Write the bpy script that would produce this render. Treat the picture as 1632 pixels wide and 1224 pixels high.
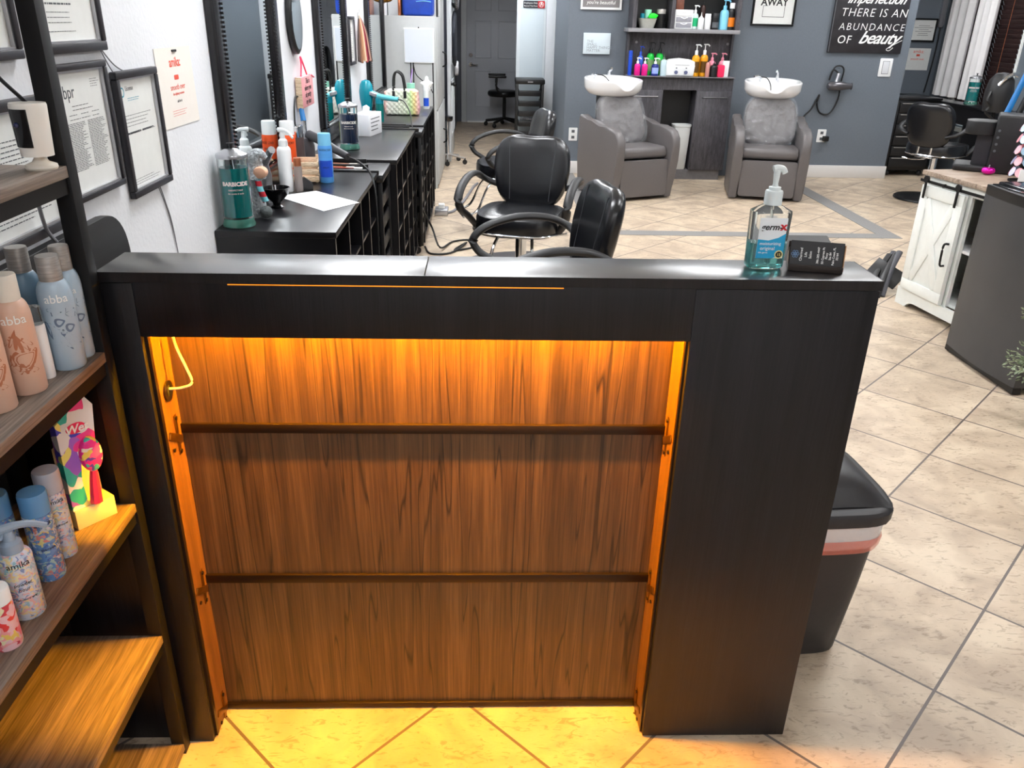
import bpy, bmesh, math, random
from mathutils import Vector, Matrix, Euler, noise
for o in list(bpy.data.objects): bpy.data.objects.remove(o)
random.seed(7)
scn = bpy.context.scene
COL = scn.collection
PI = math.pi
# ------------------------------------------------------------------ camera
F = Vector((0.03697517, 0.90950303, -0.4140496)); R_ = Vector((0.99929275, -0.03081375, 0.02155252)); U = Vector((-0.00684366, 0.41455367, 0.90999913))
cd = bpy.data.cameras.new('camera'); cam = bpy.data.objects.new('camera', cd); COL.objects.link(cam)
cam.matrix_world = Matrix(((R_.x, U.x, -F.x, 0), (R_.y, U.y, -F.y, 0), (R_.z, U.z, -F.z, 1.49435), (0, 0, 0, 1)))
cd.sensor_width = 36; cd.lens = 28.3023; cd.clip_start = 0.02
scn.camera = cam
# ------------------------------------------------------------------ world, view
w = bpy.data.worlds.new('world'); scn.world = w; w.use_nodes = True
w.node_tree.nodes['Background'].inputs[0].default_value = (0.8, 0.9, 1, 1)
w.node_tree.nodes['Background'].inputs[1].default_value = 0.3
scn.view_settings.view_transform = 'Standard'; scn.view_settings.look = 'None'
scn.view_settings.gamma = 1; scn.view_settings.use_curve_mapping = False
scn.view_settings.exposure = 0.0
LAMP = 33.0          # emission of the added ceiling panels
LED = 1800.0          # amber LED strip emission
PANELS = [(0.4, -1.1), (2.6, -0.9), (-0.2, 2.7), (2.0, 2.9), (4.0, 3.2), (-0.4, 4.6), (-0.4, 6.1), (1.9, 5.4), (4.1, 5.6), (0.0, 7.7), (2.0, 7.4), (4.3, 7.9), (0.15, 9.6)]

# ------------------------------------------------------------------ helpers
def lin(c):
    r = []
    for v in c[:3]:
        v /= 255.0
        r.append(v/12.92 if v <= 0.04045 else ((v+0.055)/1.055)**2.4)
    return (*r, 1.0)

def mat(name, c, rough=0.5, metal=0, **k):
    m = bpy.data.materials.new(name); m.use_nodes = True
    nt = m.node_tree; b = nt.nodes['Principled BSDF']
    c = lin(c); b.inputs['Base Color'].default_value = c
    b.inputs['Roughness'].default_value = rough; b.inputs['Metallic'].default_value = metal
    if 'emit' in k:
        b.inputs['Emission Color'].default_value = lin(k.get('ecol', (255, 255, 255))); b.inputs['Emission Strength'].default_value = k['emit']
    if 'trans' in k: b.inputs['Transmission Weight'].default_value = k['trans']; b.inputs['IOR'].default_value = k.get('ior', 1.45)
    if 'alpha' in k: b.inputs['Alpha'].default_value = k['alpha']
    if 'coat' in k: b.inputs['Coat Weight'].default_value = k['coat']; b.inputs['Coat Roughness'].default_value = 0.12
    if 'spec' in k: b.inputs['Specular IOR Level'].default_value = k['spec']
    v = k.get('var', 0.0)
    # every material is procedural: a faint noise varies the tone, optional bump
    tc = nt.nodes.new('ShaderNodeTexCoord'); n = nt.nodes.new('ShaderNodeTexNoise')
    n.inputs['Scale'].default_value = k.get('scale', 30); n.inputs['Detail'].default_value = k.get('detail', 3)
    mp = nt.nodes.new('ShaderNodeMapping'); mp.inputs['Scale'].default_value = k.get('stretch', (1, 1, 1))
    nt.links.new(tc.outputs['Object'], mp.inputs[0]); nt.links.new(mp.outputs[0], n.inputs['Vector'])
    if v:
        cr = nt.nodes.new('ShaderNodeValToRGB'); cr.color_ramp.elements[0].position = 0.3; cr.color_ramp.elements[1].position = 0.7
        cr.color_ramp.elements[0].color = (*[x*(1-v) for x in c[:3]], 1)
        c2 = lin(k['c2']) if 'c2' in k else (*[min(1, x*(1+v)) for x in c[:3]], 1)
        cr.color_ramp.elements[1].color = c2
        nt.links.new(n.outputs['Fac'], cr.inputs[0]); nt.links.new(cr.outputs[0], b.inputs['Base Color'])
    if k.get('bump'):
        bp = nt.nodes.new('ShaderNodeBump'); bp.inputs['Strength'].default_value = k['bump']; bp.inputs['Distance'].default_value = k.get('bdist', 0.002)
        nt.links.new(n.outputs['Fac'], bp.inputs['Height']); nt.links.new(bp.outputs[0], b.inputs['Normal'])
    return m

def wood(name, stops, scale=1.0, axis='z', rough=0.45, bump=0.2, st=0.12, fine=90, streak=0.0, ring=0.62, spec=0.5):
    """grain runs along axis"""
    m = bpy.data.materials.new(name); m.use_nodes = True; nt = m.node_tree; b = nt.nodes['Principled BSDF']
    tc = nt.nodes.new('ShaderNodeTexCoord'); mp = nt.nodes.new('ShaderNodeMapping')
    s = {'x': (st, 1, 1), 'y': (1, st, 1), 'z': (1, 1, st)}[axis]
    mp.inputs['Scale'].default_value = tuple(v*scale for v in s)
    nt.links.new(tc.outputs['Object'], mp.inputs[0])
    n1 = nt.nodes.new('ShaderNodeTexNoise'); n1.inputs['Scale'].default_value = 9; n1.inputs['Detail'].default_value = 5; n1.inputs['Distortion'].default_value = 0.6
    n2 = nt.nodes.new('ShaderNodeTexNoise'); n2.inputs['Scale'].default_value = fine; n2.inputs['Detail'].default_value = 4
    n3 = nt.nodes.new('ShaderNodeTexNoise'); n3.inputs['Scale'].default_value = 3.5; n3.inputs['Detail'].default_value = 2
    for n in (n1, n2, n3): nt.links.new(mp.outputs[0], n.inputs['Vector'])
    # contour lines of a smooth noise: cathedral grain
    mu = nt.nodes.new('ShaderNodeMath'); mu.operation = 'MULTIPLY'; mu.inputs[1].default_value = 26
    si = nt.nodes.new('ShaderNodeMath'); si.operation = 'SINE'
    ab = nt.nodes.new('ShaderNodeMath'); ab.operation = 'ABSOLUTE'
    pw = nt.nodes.new('ShaderNodeMath'); pw.operation = 'POWER'; pw.inputs[1].default_value = 0.35
    nt.links.new(n3.outputs['Fac'], mu.inputs[0]); nt.links.new(mu.outputs[0], si.inputs[0]); nt.links.new(si.outputs[0], ab.inputs[0]); nt.links.new(ab.outputs[0], pw.inputs[0])
    a1 = nt.nodes.new('ShaderNodeMath'); a1.operation = 'MULTIPLY_ADD'; a1.inputs[1].default_value = 0.45
    nt.links.new(n2.outputs['Fac'], a1.inputs[0])
    a0 = nt.nodes.new('ShaderNodeMath'); a0.operation = 'MULTIPLY'; a0.inputs[1].default_value = 0.55; nt.links.new(n1.outputs['Fac'], a0.inputs[0])
    nt.links.new(a0.outputs[0], a1.inputs[2])
    cr = nt.nodes.new('ShaderNodeValToRGB'); e = cr.color_ramp.elements
    e[0].position = 0.34; e[0].color = lin(stops[0]); e[1].position = 0.64; e[1].color = lin(stops[2])
    q = e.new(0.5); q.color = lin(stops[1])
    nt.links.new(a1.outputs[0], cr.inputs[0])
    mx = nt.nodes.new('ShaderNodeMix'); mx.data_type = 'RGBA'; mx.blend_type = 'MULTIPLY'; mx.inputs['Factor'].default_value = ring
    cc = nt.nodes.new('ShaderNodeValToRGB'); cc.color_ramp.elements[0].color = (0.25, 0.2, 0.17, 1); cc.color_ramp.elements[0].position = 0.15; cc.color_ramp.elements[1].position = 0.8
    nt.links.new(pw.outputs[0], cc.inputs[0])
    nt.links.new(cr.outputs[0], mx.inputs['A']); nt.links.new(cc.outputs[0], mx.inputs['B'])
    if streak:
        mp2 = nt.nodes.new('ShaderNodeMapping'); s2 = {'x': (0.035, 1, 1), 'y': (1, 0.035, 1), 'z': (1, 1, 0.035)}[axis]; mp2.inputs['Scale'].default_value = tuple(v*scale for v in s2)
        nt.links.new(tc.outputs['Object'], mp2.inputs[0]); n4 = nt.nodes.new('ShaderNodeTexNoise'); n4.inputs['Scale'].default_value = 9; n4.inputs['Detail'].default_value = 1.5; n4.inputs['Distortion'].default_value = 0.3; nt.links.new(mp2.outputs[0], n4.inputs['Vector'])
        r4 = nt.nodes.new('ShaderNodeValToRGB'); q4 = r4.color_ramp.elements; q4[0].position = 0.486; q4[0].color = (1, 1, 1, 1); q4[1].position = 0.514; q4[1].color = (1, 1, 1, 1)
        qq = q4.new(0.5); qq.color = (1-streak, 1-streak, 1-streak, 1); nt.links.new(n4.outputs['Fac'], r4.inputs[0])
        m4 = nt.nodes.new('ShaderNodeMix'); m4.data_type = 'RGBA'; m4.blend_type = 'MULTIPLY'; m4.inputs['Factor'].default_value = 1.0
        nt.links.new(mx.outputs['Result'], m4.inputs['A']); nt.links.new(r4.outputs[0], m4.inputs['B']); mx = m4
    nt.links.new(mx.outputs['Result'], b.inputs['Base Color'])
    bp = nt.nodes.new('ShaderNodeBump'); bp.inputs['Strength'].default_value = bump; bp.inputs['Distance'].default_value = 0.001
    nt.links.new(n2.outputs['Fac'], bp.inputs['Height']); nt.links.new(bp.outputs[0], b.inputs['Normal'])
    b.inputs['Roughness'].default_value = rough; b.inputs['Specular IOR Level'].default_value = spec
    return m

def print_mat(name, base, cols, scale=40, rough=0.35):
    """busy flowery print: voronoi cells in several colours"""
    m = bpy.data.materials.new(name); m.use_nodes = True; nt = m.node_tree; b = nt.nodes['Principled BSDF']
    tc = nt.nodes.new('ShaderNodeTexCoord'); n = nt.nodes.new('ShaderNodeTexNoise'); n.inputs['Scale'].default_value = scale*0.35
    mx = nt.nodes.new('ShaderNodeMix'); mx.data_type = 'VECTOR'; mx.inputs['Factor'].default_value = 0.06
    nt.links.new(tc.outputs['Object'], n.inputs['Vector']); nt.links.new(tc.outputs['Object'], mx.inputs['A']); nt.links.new(n.outputs['Color'], mx.inputs['B'])
    v = nt.nodes.new('ShaderNodeTexVoronoi'); v.inputs['Scale'].default_value = scale
    nt.links.new(mx.outputs['Result'], v.inputs['Vector'])
    sp = nt.nodes.new('ShaderNodeSeparateColor'); nt.links.new(v.outputs['Color'], sp.inputs[0])
    cr = nt.nodes.new('ShaderNodeValToRGB'); cr.color_ramp.interpolation = 'CONSTANT'
    allc = [base]+cols; e = cr.color_ramp.elements; e[0].position = 0; e[0].color = lin(base)
    e[1].position = 0.38; e[1].color = lin(cols[0])
    for i, c in enumerate(cols[1:]):
        q = e.new(0.38+0.62*(i+1)/len(cols)); q.color = lin(c)
    nt.links.new(sp.outputs[0], cr.inputs[0]); nt.links.new(cr.outputs[0], b.inputs['Base Color'])
    b.inputs['Roughness'].default_value = rough
    return m

class B:
    """collects shapes in one bmesh"""
    def __init__(s): s.bm = bmesh.new(); s.flat = False
    def _x(s, vs, M):
        if M is not None: bmesh.ops.transform(s.bm, matrix=M, verts=vs)
        return vs
    def box(s, a, b, bev=0.0, seg=2, M=None):
        c = [(a[i]+b[i])/2 for i in range(3)]; d = [abs(b[i]-a[i]) for i in range(3)]
        mt = Matrix.Translation(c) @ Matrix.Diagonal((*d, 1))
        r = bmesh.ops.create_cube(s.bm, size=1, matrix=mt); vs = r['verts']
        if bev:
            es = list({e for v in vs for e in v.link_edges})
            r2 = bmesh.ops.bevel(s.bm, geom=es, offset=min(bev, min(d)*0.49), segments=seg, affect='EDGES', profile=0.5)
            vs = list({v for v in r2['verts']} | {v for v in vs if v.is_valid})
        return s._x(vs, M)
    def quad(s, pts):
        f = s.bm.faces.new([s.bm.verts.new(p) for p in pts]); return f.verts
    def lathe(s, prof, c=(0, 0, 0), n=24, M=None, sx=1, sy=1, a0=0, power=0):
        rings = []; vs = []
        for r, z in prof:
            if r < 1e-6:
                v = s.bm.verts.new((0, 0, z)); rings.append([v]); vs.append(v)
            else:
                ring = []
                for k in range(n):
                    a = 2*PI*k/n+a0; ca, sa = math.cos(a), math.sin(a)
                    if power:
                        q = (abs(ca)**power+abs(sa)**power)**(-1/power); ca *= q; sa *= q
                    ring.append(s.bm.verts.new((r*ca*sx, r*sa*sy, z)))
                rings.append(ring); vs += ring
        for A, Bq in zip(rings, rings[1:]):
            for k in range(n):
                k2 = (k+1) % n
                if len(A) == 1 and len(Bq) == 1: continue
                if len(A) == 1: s.bm.faces.new((A[0], Bq[k], Bq[k2]))
                elif len(Bq) == 1: s.bm.faces.new((A[k2], A[k], Bq[0]))
                else: s.bm.faces.new((A[k], A[k2], Bq[k2], Bq[k]))
        if len(rings[0]) > 1: s.bm.faces.new(rings[0][::-1])
        if len(rings[-1]) > 1: s.bm.faces.new(rings[-1])
        T = Matrix.Translation(c)
        return s._x(vs, T @ M if M is not None else T)
    def cyl(s, p, q, r, n=16, r2=None):
        p, q = Vector(p), Vector(q); d = q-p
        M = Matrix.Translation(p) @ d.to_track_quat('Z', 'Y').to_matrix().to_4x4()
        r2 = r if r2 is None else r2
        return s.lathe([(r, 0), (r2, d.length)], n=n, M=M)
    def tube(s, pts, r, n=8, closed=False, smooth=True, flat=1.0, up=(0, 0, 1), sub=5):
        P_ = [Vector(p) for p in pts]
        if smooth and len(P_) > 2:
            Q = []; L = len(P_); rng = range(L if closed else L-1)
            for i in rng:
                p0 = P_[(i-1) % L] if closed or i > 0 else P_[i]*2-P_[i+1]
                p1 = P_[i]; p2 = P_[(i+1) % L]
                p3 = P_[(i+2) % L] if closed or i+2 < L else p2*2-p1
                for k in range(sub):
                    t = k/sub
                    Q.append(0.5*((2*p1)+(p2-p0)*t+(2*p0-5*p1+4*p2-p3)*t*t+(3*p1-p0-3*p2+p3)*t**3))
            if not closed: Q.append(P_[-1])
            P_ = Q
        rings = []; L = len(P_); up = Vector(up); vs = []
        for i, p in enumerate(P_):
            a = P_[(i-1) % L] if closed or i > 0 else p
            b = P_[(i+1) % L] if closed or i < L-1 else p
            d = (b-a).normalized(); x = d.cross(up)
            if x.length < 1e-3: x = d.cross(Vector((0, 1, 0.01)))
            x.normalize(); y = x.cross(d)
            rr = r(i/(L-1)) if callable(r) else r
            ring = [s.bm.verts.new(p+x*rr*math.cos(2*PI*k/n)*flat+y*rr*math.sin(2*PI*k/n)) for k in range(n)]
            rings.append(ring); vs += ring
        for i in range(L if closed else L-1):
            A, C_ = rings[i], rings[(i+1) % L]
            for k in range(n): s.bm.faces.new((A[k], A[(k+1) % n], C_[(k+1) % n], C_[k]))
        if not closed: s.bm.faces.new(rings[0][::-1]); s.bm.faces.new(rings[-1])
        return vs
    def prism(s, outline, t0, t1, M=None, bev=0.0):
        """outline in local xy extruded t0..t1 along local z"""
        a = [s.bm.verts.new((x, y, t0)) for x, y in outline]; b = [s.bm.verts.new((x, y, t1)) for x, y in outline]
        f1 = s.bm.faces.new(a[::-1]); f2 = s.bm.faces.new(b); n = len(a)
        for i in range(n): s.bm.faces.new((a[i], a[(i+1) % n], b[(i+1) % n], b[i]))
        vs = a+b
        if bev:
            es = list(set(f1.edges) | set(f2.edges))
            r2 = bmesh.ops.bevel(s.bm, geom=es, offset=bev, segments=3, affect='EDGES', profile=0.5)
            vs = list({v for v in r2['verts']} | {v for v in vs if v.is_valid})
        return s._x(vs, M)
    def pillow(s, outline, th, f=None, prof=((1, 0), (0.985, 0.4), (0.95, 0.72), (0.87, 0.92), (0.6, 1.0), (0.3, 1.04)), both=True):
        """cushion: outline in (u, v), swells by th on both sides; f maps (u, v, w) to a point"""
        f = f or (lambda u, v, w: (u, v, w)); n = len(outline)
        cu = sum(p[0] for p in outline)/n; cv = sum(p[1] for p in outline)/n
        seq = [(sc, -d) for sc, d in prof[::-1]]+[(sc, d) for sc, d in prof[1:]] if both else list(prof)
        rings = [[s.bm.verts.new(f(cu+(u-cu)*sc, cv+(v-cv)*sc, d*th)) for u, v in outline] for sc, d in seq]
        for A, C_ in zip(rings, rings[1:]):
            for k in range(n): s.bm.faces.new((A[k], A[(k+1) % n], C_[(k+1) % n], C_[k]))
        c0 = s.bm.verts.new(f(cu, cv, seq[0][1]*th*1.01)); c1 = s.bm.verts.new(f(cu, cv, seq[-1][1]*th*1.01))
        for k in range(n):
            s.bm.faces.new((rings[0][(k+1) % n], rings[0][k], c0)); s.bm.faces.new((rings[-1][k], rings[-1][(k+1) % n], c1))
        return [v for r in rings for v in r]+[c0, c1]
    def ball(s, c, r, n=16, sz=1, M=None):
        pr = [(r*math.sin(PI*i/10), -r*sz*math.cos(PI*i/10)) for i in range(11)]
        return s.lathe([(0 if i in (0, 10) else a, b) for i, (a, b) in enumerate(pr)], c=c, n=n, M=M)
    def text(s, txt, size, M=None, align='CENTER', shear=0.0, thick=0.0004, wrap=None, sp=1.0, off=0.0):
        me = text_mesh(txt, size, align, shear, thick, sp, off)
        vs = [s.bm.verts.new(v.co) for v in me.vertices]
        for p in me.polygons:
            try: s.bm.faces.new([vs[i] for i in p.vertices])
            except ValueError: pass
        if wrap:
            r, ang, c = wrap
            for v in vs:
                a = ang+v.co.x/r; rr = r+v.co.z
                v.co = Vector((c[0]+rr*math.cos(a), c[1]+rr*math.sin(a), c[2]+v.co.y))
        return s._x(vs, M)
    def obj(s, name, m, parent=None, smooth=True, loc=None, ang=35):
        """link as one mesh; authored in world (or root-local if the root sits at the origin) coordinates"""
        base = Vector((0, 0, 0))
        if parent is not None:
            base = Vector(parent.get('_base', (0, 0, 0)))
        elif loc is not None: base = Vector(loc)
        bmesh.ops.translate(s.bm, vec=-base, verts=s.bm.verts)
        bmesh.ops.recalc_face_normals(s.bm, faces=s.bm.faces)
        me = bpy.data.meshes.new(name); s.bm.to_mesh(me); s.bm.free()
        o = bpy.data.objects.new(name, me); COL.objects.link(o)
        me.materials.append(m)
        if smooth:
            me.polygons.foreach_set('use_smooth', [True]*len(me.polygons)); me.set_sharp_from_angle(angle=math.radians(ang))
        if parent is not None: o.parent = parent; o['_base'] = tuple(base)
        elif loc is not None: o.location = loc; o['_base'] = tuple(base)
        return o

_tc = {}
def text_mesh(txt, size, align, shear, thick, sp, off):
    k = (txt, size, align, shear, thick, sp, off)
    if k in _tc: return _tc[k]
    cu = bpy.data.curves.new('lettering', 'FONT'); cu.body = txt; cu.size = size; cu.align_x = align; cu.shear = shear; cu.extrude = thick
    cu.space_character = sp; cu.offset = off; cu.resolution_u = 3
    o = bpy.data.objects.new('lettering', cu); COL.objects.link(o)
    bpy.context.view_layer.update()
    dg = bpy.context.evaluated_depsgraph_get()
    me = bpy.data.meshes.new_from_object(o.evaluated_get(dg))
    bpy.data.objects.remove(o); bpy.data.curves.remove(cu)
    _tc[k] = me
    return me

def tag(o, label, cat, group=None, kind=None):
    o['label'] = label; o['category'] = cat
    if group: o['group'] = group
    if kind: o['kind'] = kind
    return o
def thing(name, label, cat, loc=(0, 0, 0), group=None):
    o = bpy.data.objects.new(name, None); COL.objects.link(o); o.location = loc; o['_base'] = tuple(loc); o.empty_display_size = 0.05
    return tag(o, label, cat, group)
def struct(o): o['kind'] = 'structure'; return o
def copy_tree(root, loc, rz, label, group=None):
    def rec(o, par):
        c = o.copy(); COL.objects.link(c)
        if par is not None: c.parent = par
        for ch in [q for q in o.children]: rec(ch, c)
        return c
    r = rec(root, None); r.location = loc; r.rotation_euler = (0, 0, rz); r['label'] = label
    if group: r['group'] = group
    return r
def RZ(a, c=(0, 0, 0)): return Matrix.Translation(c) @ Matrix.Rotation(a, 4, 'Z')
FACE_Y = Matrix.Rotation(PI/2, 4, 'X')                                   # text reading +x, facing -y
FACE_X = Matrix.Rotation(PI/2, 4, 'Z') @ Matrix.Rotation(PI/2, 4, 'X')    # text reading +y, facing +x
def AT(p, M): return Matrix.Translation(p) @ M
def rrect(x0, y0, x1, y1, r, n=6):
    out = []
    for cx, cy, a in ((x1-r, y1-r, 0), (x0+r, y1-r, 90), (x0+r, y0+r, 180), (x1-r, y0+r, 270)):
        for k in range(n+1):
            t = math.radians(a+90*k/n); out.append((cx+r*math.cos(t), cy+r*math.sin(t)))
    return out

# ------------------------------------------------------------------ materials
M_blackwood = wood('black wood', ((13, 12, 14), (20, 18, 21), (27, 25, 29)), 3.0, 'z', 0.38, 0.3, st=0.04, spec=0.38)
M_blackwoodx = wood('black wood top', ((18, 18, 22), (26, 25, 30), (34, 33, 39)), 3.0, 'x', 0.34, 0.06, st=0.05, spec=1.0)
for _n in (M_blackwoodx.node_tree.nodes['Principled BSDF'],): _n.inputs['Coat Weight'].default_value = 0.8; _n.inputs['Coat Roughness'].default_value = 0.27; _n.inputs['Coat IOR'].default_value = 1.5
M_walnut = wood('walnut laminate', ((60, 42, 24), (84, 60, 36), (108, 80, 50)), 3.2, 'z', 0.38, 0.15, st=0.03, fine=75, streak=0.75, ring=0.22)
M_liner = wood('orange oak liner', ((88, 58, 30), (104, 70, 38), (120, 84, 48)), 4, 'z', 0.45, 0.2, st=0.05, ring=0.3)
M_rustic = wood('rustic oak shelf board', ((76, 64, 54), (114, 100, 88), (144, 128, 116)), 3.5, 'y', 0.5, 0.5, st=0.04, ring=0.55, streak=0.35)
M_cabtop = wood('grey oak top', ((128, 110, 96), (166, 146, 128), (186, 168, 150)), 3, 'x', 0.5, 0.3)
M_charwood = wood('charcoal grained laminate', ((52, 50, 54), (72, 70, 75), (90, 88, 94)), 6, 'z', 0.5, 0.4)
M_blackmetal = mat('black metal', (13, 13, 15), 0.5, 0.0, var=0.15, scale=60, spec=0.3)
M_station = mat('black station laminate', (20, 20, 23), 0.28, var=0.12, scale=20, bump=0.05)
M_blackplastic = mat('black plastic', (15, 15, 17), 0.4, var=0.1)
M_softblack = mat('satin black plastic', (24, 24, 26), 0.5, var=0.1, scale=50)
M_trash = mat('charcoal bin plastic', (40, 38, 40), 0.5, var=0.08, scale=80, bump=0.1)
M_vinyl = mat('black vinyl upholstery', (19, 20, 24), 0.27, var=0.1, scale=140, bump=0.12, bdist=0.0008, spec=0.6)
M_chrome = mat('chrome', (215, 218, 222), 0.12, 1.0)
M_brushed = mat('brushed steel', (150, 150, 152), 0.32, 1.0, var=0.15, scale=40, stretch=(1, 1, 20))
M_gunmetal = mat('gunmetal cap', (172, 167, 162), 0.33, 0.4, var=0.2, scale=40, stretch=(1, 1, 14))
M_brass = mat('brass bracket', (120, 82, 28), 0.35, 0.9)
M_white = mat('white plastic', (235, 236, 236), 0.35)
M_whitepaint = mat('white painted cabinet', (238, 242, 238), 0.45, var=0.02)
M_paper = mat('paper', (226, 227, 224), 0.8, var=0.02)
M_ink = mat('grey ink', (85, 88, 92), 0.8)
M_blackink = mat('black ink', (22, 22, 24), 0.7)
M_whiteink = mat('white lettering', (240, 240, 238), 0.6)
M_coral = mat('coral ink', (226, 84, 62), 0.7)
M_teal = mat('teal ink', (30, 150, 175), 0.6)
M_cream = mat('cream plastic', (226, 218, 205), 0.4)
M_frame = mat('charcoal frame', (38, 36, 42), 0.4, var=0.15)
M_silver = mat('silver trim', (190, 190, 195), 0.3, 0.7)
M_taupe = mat('taupe leatherette', (98, 94, 94), 0.42, var=0.05, scale=160, bump=0.1, bdist=0.0006)
M_ceramic = mat('white ceramic', (238, 238, 238), 0.15, coat=0.6)
M_mirror = mat('mirror glass', (225, 232, 234), 0.01, 1.0)
M_greycab = mat('light grey cabinet', (182, 184, 184), 0.5, var=0.02)
M_doorwhite = mat('white door paint', (206, 210, 214), 0.5, var=0.02)
M_glass = mat('clear glass', (250, 255, 254), 0.02, trans=1.0, ior=1.45)
M_clear = mat('clear plastic', (245, 250, 250), 0.05, trans=0.95, ior=1.3)
M_film = mat('clear crinkled plastic film', (235, 238, 242), 0.06, alpha=0.12, spec=1.0, bump=1.0, bdist=0.05, scale=10, detail=4)
M_liquid = mat('teal disinfectant', (10, 132, 134), 0.08, trans=0.0, ior=1.33, spec=0.5)
M_navyliq = mat('dark blue disinfectant', (8, 40, 84), 0.08, trans=0.3, ior=1.33)
M_gel = mat('aqua sanitizer gel', (120, 214, 214), 0.08, trans=0.8, ior=1.34)
M_bluebottle = mat('pale blue bottle', (170, 190, 206), 0.32, 0.0)
M_steelblue = mat('steel blue bottle', (104, 132, 152), 0.32, 0.0)
M_peach = mat('peach bottle', (214, 176, 154), 0.35, 0.0)
M_floral = mat('slate botanical print', (98, 116, 142), 0.5)
M_coconut = mat('brown botanical print', (176, 110, 78), 0.5)
M_wire = mat('black cord', (12, 12, 13), 0.5)
M_greywire = mat('grey cord', (120, 120, 124), 0.5)
M_whitewire = mat('white cord', (235, 225, 200), 0.5)
C = lambda n, c, r=0.35, **k: mat(n, c, r, **k)
M_blue = C('blue plastic', (30, 78, 200)); M_ltblue = C('light blue plastic', (120, 190, 225)); M_green = C('green plastic', (10, 190, 60)); M_magenta = C('magenta plastic', (232, 30, 140))
M_gold = C('amber yellow plastic', (222, 152, 12)); M_pink = C('pink plastic', (240, 150, 172)); M_hot = C('hot pink plastic', (236, 40, 90)); M_navy = C('navy plastic', (16, 34, 120))
M_tealp = C('teal plastic', (10, 140, 160), 0.25); M_orange = C('orange print', (232, 84, 30)); M_mint = C('mint plastic', (150, 215, 190)); M_red = C('red', (200, 30, 40))
M_yellow = C('pale yellow card', (206, 196, 150)); M_copper = C('copper film', (196, 120, 84), 0.3, metal=0.8)
M_amika = print_mat('flowery white print', (206, 208, 220), [(176, 196, 220), (232, 206, 150), (226, 176, 176), (150, 190, 204), (226, 220, 180), (130, 146, 190)], 150)
M_amikablue = print_mat('flowery blue print', (96, 140, 196), [(84, 122, 180), (210, 130, 122), (160, 190, 190), (190, 200, 220), (210, 200, 130), (76, 106, 170)], 150)
M_amikared = print_mat('flowery red print', (236, 190, 196), [(220, 60, 60), (240, 120, 130), (236, 200, 100), (240, 160, 160), (230, 220, 180), (200, 60, 80)], 95)
M_wetprint = print_mat('painted brush packaging', (226, 226, 228), [(236, 60, 140), (40, 170, 160), (60, 60, 190), (240, 150, 180), (150, 90, 200), (230, 220, 120)], 42)
M_food = print_mat('bright food carton print', (60, 140, 60), [(90, 160, 220), (240, 120, 170), (240, 240, 240), (226, 120, 50), (120, 70, 40), (240, 210, 90)], 22)
M_foodb = print_mat('brown food carton print', (90, 60, 44), [(120, 80, 56), (60, 110, 160), (200, 100, 40), (70, 46, 36), (90, 60, 44), (150, 60, 50)], 26)
M_bundle = mat('dark foil bags', (84, 70, 56), 0.35, var=0.5, scale=14, bump=0.5, bdist=0.02)

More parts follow.
